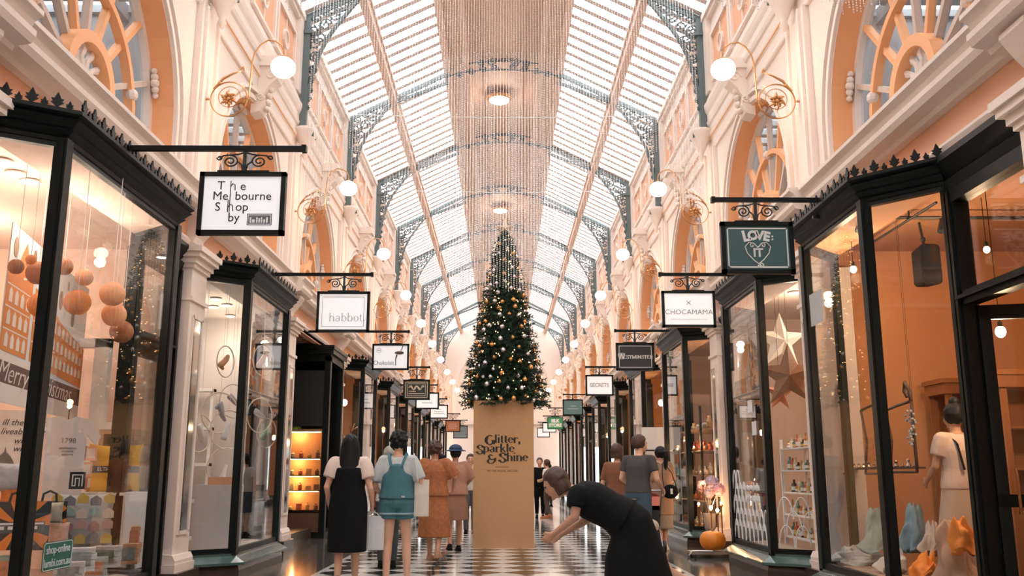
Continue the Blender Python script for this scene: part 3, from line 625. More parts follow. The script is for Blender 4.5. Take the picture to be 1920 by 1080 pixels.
# 4 black sign with gold wave
t, cx, y, cz, w_, h = hanging_sign(-1, 756, 806, 712, 750, 807, 23.8, 'black hanging sign with a pale curling ribbon emblem, fourth on the left', mat('sign_black', (.02,.025,.025), .3))
g = G(); border(g, cx, y, cz, w_*.94, h*.92, .02); border(g, cx, y, cz, w_*.76, h*.7, .012)
g.tube([(cx-.2+.4*i/16, y, cz+.05+.05*math.sin(i*.95)) for i in range(17)], [.015+.012*(i % 4 > 1) for i in range(17)], 5); g.box(cx-.2,cx+.2,y-.002,y,cz-.11,cz-.09); g.box(cx-.2,cx-.02,y-.002,y,cz-.05,cz-.03); g.build('printed_emblem', mat('sign_gold', (.50,.44,.34), .5), t)
# further left
def plain(s, a, b_, c, d, e, Y, label, face, lines=(), ink=GREY, st=None, frame=BLK, size=.12):
    t, cx, y, cz, w_, h = hanging_sign(s, a, b_, c, d, e, Y, label, face, edge=.04, frame=frame)
    g = G()
    for z, ww in lines: g.box(cx-ww*w_/2, cx+ww*w_/2, y-.002, y, cz+z*h-.008, cz+z*h+.008)
    if lines: g.build('printed_lines', ink, t)
    if st: text(st, size, ink, face_y(cx, y, cz), t, bold=.004 if frame is BLK else .012)
plain(-1, 779, 823, 736, 767, 822, 28.6, 'white hanging sign partly hidden behind the ribbon emblem sign, fifth on the left', LBOX, ((-.15,.5),(.1,.3)))
plain(-1, 806, 840, 759, 785, 840, 33.9, 'small white hanging sign with grey lettering lines, sixth on the left', LBOX, ((0,.6),(-.18,.7),(.2,.3)))
plain(-1, 835, 863, 788, 810, 864, 42.3, 'orange hanging sign with a pale border, seventh on the left', mat('sign_orange', (.50,.17,.07), .5), ((0,.7),(-.2,.5),(.2,.5)), PALE)
plain(-1, 850, 877, 798, 822, 878, 47.3, 'grey hanging sign with a white corner, farthest on the left', mat('sign_grey_face', (.2,.25,.27), .5), ((.1,.5),))
# right side
t, cx, y, cz, w_, h = hanging_sign(1, 1352, 1488, 417, 514, 1347, 8.95, 'black framed teal hanging sign with white LOVE and IT heart lettering, nearest on the right', TEAL, edge=.045)
g = G(); border(g, cx, y, cz, w_*.95, h*.92, .014)
hp = [(cx-.0, cz-.17),(cx-.05,cz-.13),(cx-.11,cz-.06),(cx-.13,cz+.01),(cx-.09,cz+.055),(cx-.04,cz+.045),(cx,cz+.0)]
g.tube([(x,y,z) for x, z in hp], .014, 5, flat=.4); g.tube([(2*cx-x,y,z) for x, z in hp], .014, 5, flat=.4); g.tube(spiral((cx+.025,y,cz-.18), .03, 1.3, PI, 1, 'xz', 16, .2), .008, 5); g.tube(spiral((cx-.055,y,cz+.025), .028, 1.2, 0, 1, 'xz', 14, .2), .006, 5); g.tube(spiral((cx+.055,y,cz+.025), .028, 1.2, PI, -1, 'xz', 14, .2), .006, 5)
g.build('painted_heart', PALE, t)
for i, (c, dz) in enumerate(zip('LOVE', (.118,.125,.125,.115))): text(c, .13 if i else .155, PALE, face_y(cx-.115+.07*i, y, cz+dz) @ Matrix.Rotation(R(12-8*i), 4, 'Z'), t, bold=.007)
text('IT', .12, PALE, face_y(cx+.0, y, cz-.055), t, bold=.004); text(':', .09, PALE, face_y(cx+.155, y, cz+.11), t, bold=.004)
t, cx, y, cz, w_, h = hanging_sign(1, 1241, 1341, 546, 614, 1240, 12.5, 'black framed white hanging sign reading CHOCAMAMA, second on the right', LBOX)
text('CHOCAMAMA', .10, mat('sign_softgrey', (.30,.30,.31), .6), face_y(cx, y, cz-.045), t, wx=1.0, space=1.05); g = G(); g.tube([(cx-.26+.52*i/40,y,cz-.145+.008*math.sin(i*2.1)) for i in range(41)], .0028, 4); g.build('printed_script', mat('sign_lightgrey', (.45,.45,.45), .6), t)
g = G(); g.bar((cx-.03,y,cz+.06),(cx+.03,y,cz+.12),.006,.003,(0,1,0)); g.bar((cx+.03,y,cz+.06),(cx-.03,y,cz+.12),.006,.003,(0,1,0)); g.build('printed_cross', GREY, t)
t, cx, y, cz, w_, h = hanging_sign(1, 1155, 1227, 643, 695, 1153, 17.6, 'black hanging sign reading WESTMINSTER in white serif capitals, third on the right', mat('sign_black', (.02,.025,.025), .3))
g = G(); border(g, cx, y, cz, w_*.94, h*.90, .01); g.build('printed_border', PALE, t)
g = G(); g.box(cx-.32,cx-.22,y-.001,y,cz-.05,cz+.075); g.build('tinted_block', mat('sign_midgrey', (.25,.27,.28), .5), t)
serif('W', .15, PALE, face_y(cx-.27, y-.001, cz-.045), t, .12, .04, .04); serif('ESTMINSTER', .092, PALE, face_y(cx+.055, y, cz-.04), t, .16, .05, .05)
plain(1, 1098, 1150, 703, 742, 1097, 23.7, 'white hanging sign with faint grey capitals, fourth on the right', LBOX, (), mat('sign_lightgrey', (.45,.45,.45), .6), 'SECRETS', size=.13)
plain(1, 1055, 1093, 749, 779, 1055, 32, 'pale teal hanging sign with white script, fifth on the right', mat('sign_seafoam', (.13,.25,.25), .4), ((-.1,.6),(.1,.3)), PALE)
plain(1, 1026, 1056, 782, 805, 1027, 38.5, 'green hanging sign reading SILK STORE, sixth on the right', mat('sign_green', (.05,.35,.13), .5), (), FACEW, 'SILK\nSTORE', mat('sign_green_edge', (.03,.16,.08), .5), .18)
plain(1, 1017, 1043, 792, 811, 1018, 43.8, 'small blank white hanging sign just behind the green sign on the right', LBOX, ())
plain(1, 1007, 1031, 802, 820, 1008, 48.9, 'smallest white hanging sign, farthest on the right', LBOX, ((0,.2),))
# ---- wall lamps: brass ring bracket with a gooseneck and opal globe
def wall_lamp(s):
    t = thing('wall_lamp', None, None); q = lambda x, z: (s*x, 0, z)
    g = G(); g.lathe(q(3.86,5.98), [(.02,.0),(.03,.02),(.045,.05),(.07,.08)], 12, 'x') if s > 0 else g.lathe(q(3.86,5.98), [(.07,-.08),(.045,-.05),(.03,-.02),(.02,0)], 12, 'x')
    g.tube([q(3.88,5.98),q(3.78,5.98)], .016, 8); g.build('wall_mount', BRASS, t)
    g = G(); g.tube([(s*3.53+.235*math.cos(a),0,5.98+.235*math.sin(a)) for a in [2*PI*i/32 for i in range(32)]], .0095, 6, True); g.tube([(s*3.53+.14*math.cos(a),.02,6.02+.14*math.sin(a)) for a in [2*PI*i/24 for i in range(24)]], .006, 5, True)
    g.tube(spiral(q(3.30,5.98), .05, 1.4, 0, s, 'xz', 18), .007, 5); g.build('ring', BRASS, t)
    g = G(); rnd = random.Random(3)
    for i in range(12):
        a = 2*PI*i/12; L = .13 if i % 2 else .09
        g.tube([(s*3.53+.02*math.cos(a),0,5.98+.02*math.sin(a)),(s*3.53+L*.6*math.cos(a+.2),-.03,5.98+L*.6*math.sin(a+.2)),(s*3.53+L*math.cos(a),.0,5.98+L*math.sin(a))], [.012,.022,.003], 5)
    g.sphere(q(3.53,5.98), .04, 8, 6); g.build('rosette', BRASS, t, smooth=True)
    g = G(); g.tube([q(3.73,6.12),q(3.62,6.26),q(3.5,6.33),q(3.38,6.38)], [.014,.018,.013,.007], 6); g.tube([q(3.40,6.40),q(3.37,6.42),q(3.35,6.37)], [.01,.024,.004], 6); g.sphere(q(3.66,6.2), .026, 8, 6); g.build('branch_finial', BRASS, t, smooth=True)
    g = G(); g.tube([q(3.34,5.93),q(3.28,6.0),q(3.27,6.2),q(3.26,6.5),q(3.235,6.62),q(3.17,6.73),q(3.07,6.80),q(2.97,6.79),q(2.89,6.73),q(2.86,6.66),q(2.855,6.6)], [.011]*11, 8); g.lathe(q(2.855,6.56), [(.035,0),(.03,.02),(.012,.03),(.012,.06)], 12); g.build('gooseneck', BRASS, t, smooth=True)
    g = G(); g.sphere(q(2.855,6.42), .16, 20, 14, (1,1,.86)); g.build('globe', GLOBE, t, smooth=True)
    l = point('lamp_light', q(2.855,6.2), 22, (1,.72,.48), .12, t)
    return t
for s, sd in ((-1,'left'),(1,'right')):
    base = wall_lamp(s); first = True
    for k in range(2, len(PY)):
        o = base if first else copy_tree(base)
        first = False; o.location = (0, PY[k], 0); o.name = 'wall_lamp'
        tag(o, 'brass bracket lamp with opal globe, %s from the front on the %s wall' % (ordn(k-2), sd), 'wall lamp', 'globe lamps along the walls')
# ---- ceiling lamps under the ridge
for i, Y in enumerate((23.1, 33.6, 44.1, 54.6)):
    g = G(); g.lathe((-.12,Y,11.32), [(.34,.02),(.36,-.02),(.33,-.07),(.29,-.09)], 24); g.tube([(-.12,Y,11.455),(-.12,Y,11.32)], .03, 8)
    o = g.build('ridge_lamp', BRASS); tag(o, 'round lit ceiling lamp under the roof ridge, %s from the front' % ordn(i), 'ceiling lamp', 'round lamps under the roof ridge')
    g = G(); g.sphere((-.12,Y,11.24), .28, 20, 10, (1,1,.35)); g.build('lamp_shade', GLOBE, o, smooth=True); point('lamp_light', (-.12,Y,11.05), 30, (1,.8,.6), .2, o)
# ================================================================== SHOPS, one after another (left then right)
COLS = {'L1': (.74,.58,.50), 'L2': (.64,.58,.55), 'L3': (.10,.06,.04), 'L4': (.80,.36,.13), 'R1': (.60,.29,.14), 'R2': (.60,.45,.36), 'R3': (.62,.44,.34), 'R4': (.62,.36,.22)}
dn = 0
def interval(k): return PY[k]+.04, PY[k+1]-.04
# left 1
room(-1, *interval(1), COLS['L1'], 2.6, ceil=(.80,.63,.54), tag_='shop_left_a')
B_L1 = bay(-1, 6.28, 6.6, 9.0, 9.4, 'black framed projecting shop window with posters and paper lanterns, nearest on the left')
bay_inside(-1, 6.28, 6.6, 9.0, 9.4, (.55,.45,.38), (.80,.63,.54), B_L1); dn += 1; doorway(-1, 9.46, 10.6, dn)
# left 2
room(-1, *interval(2), COLS['L2'], 2.6, ceil=(.76,.70,.64), tag_='shop_left_b')
B_L2 = bay(-1, 11.35, 11.75, 13.9, 14.3, 'black framed projecting shop window hung with shoes in hoops, second on the left')
bay_inside(-1, 11.35, 11.75, 13.9, 14.3, (.6,.52,.47), (.76,.70,.64), B_L2); dn += 1; doorway(-1, 14.4, 15.7, dn)
# left 3: open dark chocolate counter
room(-1, *interval(3), COLS['L3'], 2.2, floorc=(.06,.04,.03), ceil=(.30,.16,.10), tag_='shop_left_c')
# right
room(1, *interval(1), COLS['R1'], 3.2, ceil=(.42,.20,.10), tag_='shop_right_a')
B_R1 = bay(1, 7.55, 8.1, 9.8, 10.3, 'large black framed projecting shop window showing jewellery frames and scarves, nearest on the right')
bay_inside(1, 7.55, 8.1, 9.8, 10.3, (.40,.25,.16), (.62,.33,.18), B_R1); dn += 1; doorway(1, 6.25, 7.5, dn, leaf=2)
room(1, *interval(2), COLS['R2'], 2.6, tag_='shop_right_b')
B_R2 = bay(1, 11.3, 11.65, 13.5, 13.9, 'black framed projecting shop window with white scallop decals and star lanterns, second on the right')
bay_inside(1, 11.3, 11.65, 13.5, 13.9, (.55,.45,.38), (.6,.45,.36), B_R2); dn += 1; doorway(1, 14.0, 15.7, dn)
room(1, *interval(3), COLS['R3'], 2.6, tag_='shop_right_c')
B_R3 = bay(1, 16.35, 16.65, 18.8, 19.15, 'black framed projecting shop window glowing with candles and flowers, third on the right')
bay_inside(1, 16.35, 16.65, 18.8, 19.15, (.35,.22,.14), (.62,.44,.34), B_R3); dn += 1; doorway(1, 19.25, 20.7, dn)
# everything farther along
rnd = random.Random(11)
for s, sd in ((-1,'left'),(1,'right')):
    for k in range(4, len(PY)-1):
        y0, y1 = interval(k); col = rnd.choice([(.78,.40,.18),(.72,.50,.36),(.80,.60,.46),(.60,.34,.2)])
        room(s, y0, y1, col, 2.2, tag_='shop_%s_%s' % (sd, 'abcdefghijkl'[k-1]))
        b_ = bay(s, PY[k]+.36, PY[k]+.7, PY[k]+2.85, PY[k]+3.2, 'black framed projecting shop window, %s from the front on the %s' % (ordn(k-1), sd))
        bay_inside(s, PY[k]+.36, PY[k]+.7, PY[k]+2.85, PY[k]+3.2, (.4,.28,.2), col, b_); dn += 1; doorway(s, PY[k]+3.3, PY[k]+4.75, dn, leaf=bool(k % 2))
        pendant((s*3.9, PY[k]+1.4, 3.0), 3.76, 'bare glowing bulb hanging in the %s shop window on the %s' % (ordn(k-1), sd), .07, 40, 'bulbs in the farther shop windows')
for s in (-1, 1):   # shop behind the camera line, only its wall is seen
    room(s, PY[0], PY[1]-.04, (.7,.45,.3), 2.2, tag_='shop_%s_near' % ('left' if s < 0 else 'right'))
# shop lamps
for i, (px, py) in enumerate(((5,302),(57,340),(108,300),(168,340),(212,373),(30,325))):
    p = at(px, py, Z=3.955); p.x = max(p.x, -6.3)
    downlight(tuple(p), 'round white downlight in the ceiling of the nearest left shop, %s from the left' % ordn([0,2,3,4,5,1][i]), .075, 8, 'downlights in the nearest left shop')
for i, (px, py) in enumerate(((400,575),(425,572),(405,560),(432,592))):
    p = at(px, py, Z=3.955)
    downlight((max(-6.2,p.x), max(11.3,p.y), 3.955), 'white downlight in the ceiling of the shoe shop, %s one' % ordn(i), .075, 8, 'downlights in the shoe shop')
pass
downlight((-5.7,7.4,3.955), 'added white downlight deep inside the nearest left shop, front one of two', .075, 36); downlight((-5.7,9.4,3.955), 'added white downlight deep inside the nearest left shop, back one of two', .075, 36)  # two downlights added to brighten the depth of this shop
pendant(tuple(at(1876,622,Y=7.9)), 3.95, 'bright round pendant bulb hanging beyond the shop door at the right edge', .045, 42, 'pendant bulbs in the nearest right shop')
pendant(tuple(at(1600,505,Y=9.6)), 3.95, 'small glowing pendant bulb seen high through the nearest right shop window', .035, 26, 'pendant bulbs in the nearest right shop')
pendant(tuple(at(1850,468,Y=8.6)), 3.95, 'small glowing pendant bulb seen through the glass above the right shop door', .03, 22, 'pendant bulbs in the nearest right shop')
downlight((4.9,12.3,3.955), 'white downlight in the ceiling above the star lanterns', .08, 45)
downlight((4.4,13.4,3.955), 'white downlight in the ceiling at the back of the star lantern shop', .08, 40)
downlight((4.6,17.2,3.955), 'white downlight in the ceiling of the candle shop on the right', .08, 35)
# ================================================================== WHAT STANDS IN THE SHOP WINDOWS
def plane_M(p0, p1, z):      # board standing on the line p0-p1 (plan), origin at p0, x along, y up, z towards the arcade
    d = Vector((p1[0]-p0[0], p1[1]-p0[1], 0)); L = d.length; d.normalize(); n = d.cross(Vector((0,0,1)))
    return Matrix(((d.x,0,n.x,p0[0]),(d.y,0,n.y,p0[1]),(0,1,0,z),(0,0,0,1))), L
def flat(g, M, pts, z0=0, z1=.002):
    g.prism(pts, lambda p: M @ Vector((p[0],p[1],z0)), lambda p: M @ Vector((p[0],p[1],z1)))
def rect(g, M, x0, x1, y0, y1, z0=0, z1=.002): flat(g, M, [(x0,y0),(x1,y0),(x1,y1),(x0,y1)], z0, z1)
def rel(o, grp=None): return o
# --- Christmas poster of an orange station building
PSKY = mat('poster_sky', (.72,.76,.80), .7, var=.05); PORG = mat('poster_brick', (.70,.25,.06), .7, var=.15, scale=20); PWH = mat('poster_white', (.78,.74,.70), .7); PDK = mat('poster_dark', (.10,.07,.06), .7, var=.4, scale=8)
M, L = plane_M((-4.15,7.45), (-4.78,10.3), 1.85)
g = G(); rect(g, M, 0, L, 0, 1.5, -.01, 0); po = g.build('christmas_poster', PSKY); tag(po, 'big poster of an orange station building with script Merry Christmas in the nearest left window', 'poster')
g = G(); rect(g, M, 0, L, 0, .12, 0, .002)
flat(g, M, [(0,.12),(L,.12),(L,.3),(0,.42)], 0, .002); g.build('printed_street', PWH, po)
g = G(); rect(g, M, 0, L, .16, .34, .002, .0035); g.build('printed_banner', PDK, po)
g = G(); flat(g, M, [(0,.42),(.75,.42),(.75,1.15),(.62,1.2),(.55,1.3),(.45,1.42),(.35,1.3),(.28,1.2),(0,1.1)], .002, .004)
flat(g, M, [(.85,.42),(L,.36),(L,.80),(1.9,.92),(1.5,1.0),(1.42,1.18),(1.3,1.32),(1.18,1.18),(1.1,1.08),(.85,1.1)], .002, .004)
pb = g.build('printed_building', PORG, po)
g = G()
for x0, x1, n, zt, zb in ((.05,.72,4,1.0,.45),(.88,L-.05,12,.98,.42)):
    for i in range(n):
        x = x0+(x1-x0)*(i+.5)/n; sc_ = 1-.32*max(0, (x-.9)/2.2)
        for j in range(3):
            z = .46+j*.19*sc_; w_ = (x1-x0)/n*.28; g.prism([(x-w_,z),(x+w_,z),(x+w_,z+.09*sc_),(x,z+.13*sc_),(x-w_,z+.09*sc_)], lambda p: M @ Vector((p[0],p[1],.004)), lambda p: M @ Vector((p[0],p[1],.0055)))
    for j in range(3): rect(g, M, x0-.03, min(x1, L-.02) if x0 < .5 else 1.7, .44+.19*j+.16, .44+.19*j+.172, .004, .0052)
g.build('printed_windows', PWH, pb)
g = G(); g.arc(tuple(M @ Vector((.45,1.18,.006))), .08, .02, .002, 0, 2*PI, 20, 'yz'); g.build('printed_clock', PWH, pb)
text('Merry  Christmas', .26, PWH, M @ Matrix.Translation((1.25,.25,.005)), po, shear=.35, wx=1.35, bold=-.004)
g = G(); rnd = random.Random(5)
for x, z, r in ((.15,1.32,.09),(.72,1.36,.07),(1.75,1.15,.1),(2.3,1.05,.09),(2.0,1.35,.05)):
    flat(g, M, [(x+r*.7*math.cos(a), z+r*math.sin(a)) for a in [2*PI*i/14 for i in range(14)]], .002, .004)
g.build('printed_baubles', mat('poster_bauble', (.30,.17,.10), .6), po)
# --- paper lantern balls
LANT = [mat('lantern_orange', (.78,.26,.06), .6, var=.15, scale=3), mat('lantern_peach', (.85,.42,.22), .6, var=.1), mat('lantern_brown', (.40,.15,.06), .6, var=.1)]
def lantern(px, py, r, Y, m, lab):
    p = at(px, py, Y=Y); rr = r*Y/1700*.98; g = G(); vs = []
    nu, nv = 40, 12; c = p; b = len(g.v)
    for j in range(1, nv):
        a = -PI/2+PI*j/nv
        for i in range(nu): q = rr*(1 if i % 2 else .93); t_ = 2*PI*i/nu; g.v.append((c.x+q*math.cos(a)*math.cos(t_), c.y+q*math.cos(a)*math.sin(t_), c.z+q*math.sin(a)))
    for j in range(nv-2):
        for i in range(nu): g.f.append((j*nu+i, j*nu+(i+1) % nu, (j+1)*nu+(i+1) % nu, (j+1)*nu+i)); g.m.append(0)
    g.f.append(tuple(reversed(range(nu)))); g.f.append(tuple((nv-2)*nu+i for i in range(nu))); g.m += [0,0]
    o = g.build('paper_lantern', m); tag(o, lab, 'paper lantern', 'round paper lanterns in the nearest left window')
    g = G(); g.tube([(c.x,c.y,c.z+rr*.97),(c.x,c.y,3.76 if c.x > -3.9 else 3.96)], .003, 4); g.build('string', WHITE, o)
for a in ((76,572,24,7.35,0,'orange paper lantern overlapping the left edge of the black post'),(145,567,25,7.3,0,'orange paper lantern just right of the black post, beside the poster roof'),(211,551,24,7.5,1,'peach paper lantern, upper one of the stacked pair on the right'),(214,590,23,7.7,1,'peach paper lantern, middle of the right hand stack'),(228,622,22,8.1,2,'brown ball standing for a faint reflection, lowest of the right hand stack'),(30,500,15,7.2,2,'small brown ball standing for a reflection near the left picture edge'),(72,512,23,7.6,2,'brown paper lantern above the poster left of the black post'),(58,487,10,7.4,0,'smallest orange paper lantern high by the black post'),(120,500,17,7.9,2,'brown paper lantern high right of the black post'),(158,520,17,8.0,1,'peach paper lantern above the orange one right of the post')):  # left edge ball and lowest right ball stand for reflections in the glass
    lantern(*a[:4], LANT[a[4]], a[5])
# --- cushions
def cushion(M, w_, h, d, m, name, lab, cat='cushion', n=12):
    g = G(); 
    for sgn in (-1, 1):
        b = len(g.v)
        for i in range(n+1):
            for j in range(n+1):
                u, v = i/n*2-1, j/n*2-1; k = (1-u**4)*(1-v**4); pin = 1-.10*(1-v*v) ; pin2 = 1-.10*(1-u*u)
                g.v.append(tuple(M @ Vector((u*w_/2*pin, v*h/2*pin2, sgn*d/2*max(0,k)**.5))))
        for i in range(n):
            for j in range(n):
                a = b+i*(n+1)+j; f = (a, a+n+1, a+n+2, a+1); g.f.append(f if sgn > 0 else f[::-1]); g.m.append(0)
    o = g.build(name, m, smooth=True); return tag(o, lab, cat) if lab else o
def boardM(px, py, X, turn=0, z=None):      # local frame at a point in a window, facing the viewer: x right, y up, z to viewer
    p = at(px, py, X=X); d = Vector((CH*0, 0, 0))
    v = Vector((-p.x, -p.y, 0)).normalized(); v = Matrix.Rotation(R(turn), 3, 'Z') @ v; r_ = Vector((0,0,1)).cross(v); 
    return Matrix(((r_.x,0,v.x,p.x),(r_.y,0,v.y,p.y),(0,1,0,p.z),(0,0,0,1))), p
YEL = mat('yellow_fabric', (.72,.42,.04), .85, var=.08, scale=30, bump=.1)
M, p = boardM(215, 880, -4.15, -8); sc1 = p.length/1700
cu = cushion(M, 85*sc1, 84*sc1, .17, YEL, 'cushion', 'yellow cushion with a black name band standing on a white display cube')
g = G()
for i in range(12):
    u0, u1 = i/12*2-1, (i+1)/12*2-1; f = lambda u: .088*math.sqrt(max(0, 1-u**4)); 
    vs = [M @ Vector((u*85*sc1/2*.91, v, f(u)+.003)) for u in (u0,u1) for v in (-.035,.035)]; g.add(vs, [(0,2,3,1)])
g.build('printed_band', INK, cu); text('ELTHAM 3095', .055, PWH, M @ Matrix.Translation((.0,0,.094)), cu, wx=.95)
# display cubes
def frame_box(x0, x1, y0, y1, z0, z1, t, m, name, lab, cat, open_='-y', back=True):
    g = G(); g.box(x0, x1, y0, y1, z0, z0+t); g.box(x0, x1, y0, y1, z1-t, z1); g.box(x0, x0+t, y0, y1, z0+t, z1-t); g.box(x1-t, x1, y0, y1, z0+t, z1-t)
    if back: g.box(x0+t, x1-t, y1-.01, y1, z0+t, z1-t)
    return tag(g.build(name, m), lab, cat)
q0 = at(180, 1000, Y=9.55); q1 = at(246, 1000, Y=9.55)
frame_box(q0.x-.25, q1.x, 9.35, 9.95, .31, at(215,923,Y=9.5).z, .03, WHITE, 'display_cube', 'white open display cube under the yellow cushion', 'display cube')
q0 = at(203, 900, Y=10.1); q1 = at(278, 900, Y=10.1)
frame_box(q0.x-.1, q1.x-.15, 10.0, 10.4, .31, at(240,806,Y=10.1).z, .05, mat('pale_wood', (.55,.38,.25), .6, var=.1, scale=4, stretch=(1,1,8)), 'wooden_crate', 'tall pale wooden crate standing open behind the yellow cushion', 'crate')
# houses cushion: patchwork of small houses
M, p = boardM(154, 974, -3.95, -5); sc1 = p.length/1700; cw, chh = 98*sc1, 86*sc1
cu = cushion(M, cw, chh, .15, mat('grey_fabric', (.45,.46,.47), .85, var=.05), 'cushion', 'grey cushion patterned with little coloured houses beside the green sticker')
hc = [(.55,.42,.12),(.28,.45,.48),(.50,.35,.32),(.20,.22,.26),(.62,.58,.50),(.35,.20,.22)]
for i in range(5):
    for j in range(4):
        x = (-.4+.2*i)*cw; z = (-.36+.235*j)*chh; 
        if (i+j) % 2: z += .02
        u, v = x/cw*2, z/chh*2; d = .075*math.sqrt(max(0,(1-u**4)*(1-v**4)))-.004; g = G(); wq = .085*cw
        g.prism([(x-wq,z-.04),(x+wq,z-.04),(x+wq,z+.02),(x,z+.055),(x-wq,z+.02)], lambda p_: M @ Vector((p_[0],p_[1],d-.03)), lambda p_: M @ Vector((p_[0],p_[1],d+.012)))
        g.build('printed_house', mat('house_%d' % ((i*3+j*2) % 6), hc[(i*3+j*2) % 6], .8), cu)
# bags with sunray print
def rays(M, w_, h, m1, m2, lab, mid):
    g = G(); g.obox(M, w_, h, .12); o = g.build('tote_bag', m1); tag(o, lab, 'bag')
    g = G()
    for i in range(0, 16, 2):
        a0, a1 = 2*PI*i/16, 2*PI*(i+1)/16; P = []
        for a in (a0, a1):
            k = min(w_/2/max(1e-6,abs(math.cos(a))), h/2/max(1e-6,abs(math.sin(a)))); P.append((k*math.cos(a), k*math.sin(a)))
        flat(g, M, [(.12*P[0][0],.12*P[0][1]), P[0], P[1], (.12*P[1][0],.12*P[1][1])], .06, .063)
    g.build('printed_rays', m2, o)
    g = G(); rect(g, M, -w_*.42, w_*.42, -h*.15, h*.08, .063, .066); g.build('printed_tram', mat('tram_dark', (.06,.08,.08), .6, var=.4, scale=20), o)
    g = G(); rect(g, M, -w_*.40, w_*.40, h*.02, h*.06, .066, .068)
    for i in range(4): rect(g, M, -w_*.36+i*w_*.18, -w_*.24+i*w_*.18, -h*.08, -h*.01, .066, .068)
    g.build('printed_tram_lines', PWH, o)
    g = G(); g.tube([M @ Vector((x,y,.03)) for x, y in ((-w_*.2,h*.48),(-w_*.17,h*.66),(0,h*.72),(w_*.17,h*.66),(w_*.2,h*.48))], .012, 6); g.build('handle', m1, o)
M, p = boardM(36, 985, -3.75); rays(M, .42, .36, mat('bag_black', (.03,.035,.04), .8), mat('bag_orange', (.75,.22,.03), .8), 'black tote bag with orange sun rays and a tram at the left picture edge', 1)
M, p = boardM(88, 985, -4.1, 0); rays(M, .30, .42, mat('bag_black', (.03,.035,.04), .8), mat('bag_orange', (.75,.22,.03), .8), 'black and orange ray patterned bag just right of the black post', 1)
# poster with dome drawing and script, T-shirt, small panels
M, p = boardM(28, 835, -4.35)
g = G(); g.obox(M, .46, .62, .01); po = g.build('city_poster', PWH); tag(po, 'white poster with script about the most liveable city and a dome drawing', 'poster')
for st, z in (('ill the most',.20),('liveable city',.12),('with',.04),('with',-.03)): text(st, .075, INK, M @ Matrix.Translation((.05,z,.006)), po, shear=.3)
g = G(); flat(g, M, [(-.22,-.30),(.12,-.30),(.12,-.24),(.02,-.20),(.0,-.14),(-.03,-.09),(-.06,-.06),(-.07,-.01),(-.08,-.06),(-.11,-.09),(-.14,-.14),(-.16,-.2),(-.22,-.22)], .005, .008); g.build('printed_dome', mat('dome_grey', (.16,.17,.16), .8, var=.5, scale=30), po)
M, p = boardM(122, 850, -4.3)
g = G(); flat(g, M, [(-.17,-.42),(.17,-.42),(.18,.18),(.27,.08),(.31,.17),(.20,.33),(.07,.36),(0,.32),(-.07,.36),(-.20,.33),(-.31,.17),(-.27,.08),(-.18,.18)], -.03, .03)
ts = g.build('t_shirt', mat('white_cotton', (.66,.66,.67), .9, var=.06, bump=.1)); tag(ts, 'white T-shirt hanging beside the black post with small grey print', 't-shirt'); text('1798', .07, GREY, M @ Matrix.Translation((.02,.12,.031)), ts)
for z, ww in ((.05,.2),(.02,.16),(-.01,.18)): text('melbourne' if z == .05 else 'victoria', .035, GREY, M @ Matrix.Translation((.02,z,.031)), ts)
g = G(); g.tube([M @ Vector((0,.33,0)), M @ Vector((0,.42,0)), M @ Vector((.03,.46,0))], .005, 5); g.build('hanger', BLKM, ts)
M, p = boardM(158, 822, -4.6); g = G(); g.obox(M, .52, .36, .02); po = g.build('name_board', PWH); tag(po, 'white board with grey letters ending in urne, behind the T-shirt', 'board'); text('melbourne', .14, GREY, M @ Matrix.Translation((-.02,-.08,.012)), po, bold=.002)
M, p = boardM(145, 901, -3.8); g = G(); g.obox(M, .13, .15, .01); po = g.build('logo_card', INK); tag(po, 'small black square logo card on a stand beside the yellow cushion', 'card')
g = G()
for x0, x1, y0, y1 in ((-.045,-.035,-.05,.05),(.035,.045,-.05,.05),(-.045,.045,.045,.053),(-.02,-.012,-.05,.02),(.012,.02,-.05,.02),(-.02,.02,.015,.023),(-.045,-.02,-.05,-.042)): rect(g, M, x0, x1, y0, y1, .005, .008)
g.build('printed_mark', PWH, po)
# folded tea towels and boxes along the bottom
rnd = random.Random(9)
tw = [('white tea towel with a grey picture, folded', (.66,.67,.66)),('pale blue folded tea towel', (.35,.45,.46)),('silver grey folded tea towel', (.5,.52,.53)),('orange and cream folded tea towel', (.62,.28,.12)),('green and white folded tea towel', (.35,.42,.33)),('cream folded tea towel', (.66,.58,.48))]
for i, (px, py, wd, c) in enumerate(((150,1045,.26,0),(175,1062,.24,1),(200,1040,.24,2),(240,1035,.22,3),(20,1062,.24,4),(228,1068,.26,5),(130,1072,.24,2),(245,1003,.16,3))):
    M, p = boardM(px, py, -3.75-.05*(i % 3), rnd.uniform(-12,12)); g = G()
    for j in range(4): 
        Q = M @ Matrix.Translation((rnd.uniform(-.008,.008), -.09+.05*j, 0)); b0 = len(g.v); g.obox(Q, wd, .044, .2-.012*j)
    o = g.build('tea_towel', mat('towel_%d' % c, tw[c][1], .9, var=.35, scale=18)); tag(o, tw[c][0]+' in nearest left window, '+['behind the green sticker','right of the sticker','under the houses cushion','at the right corner','at the left picture edge','lowest at the right','below the green sticker','leaning by the white cube'][i], 'tea towel', 'folded tea towels in the nearest left window')
    g = G(); rect(g, M, -wd*.35, wd*.35, -.07, .05, .101, .104); g.build('printed_picture', mat('towelprint_%d' % (i % 3), [(.2,.24,.25),(.5,.2,.1),(.1,.16,.12)][i % 3], .9, var=.6, scale=25), o)
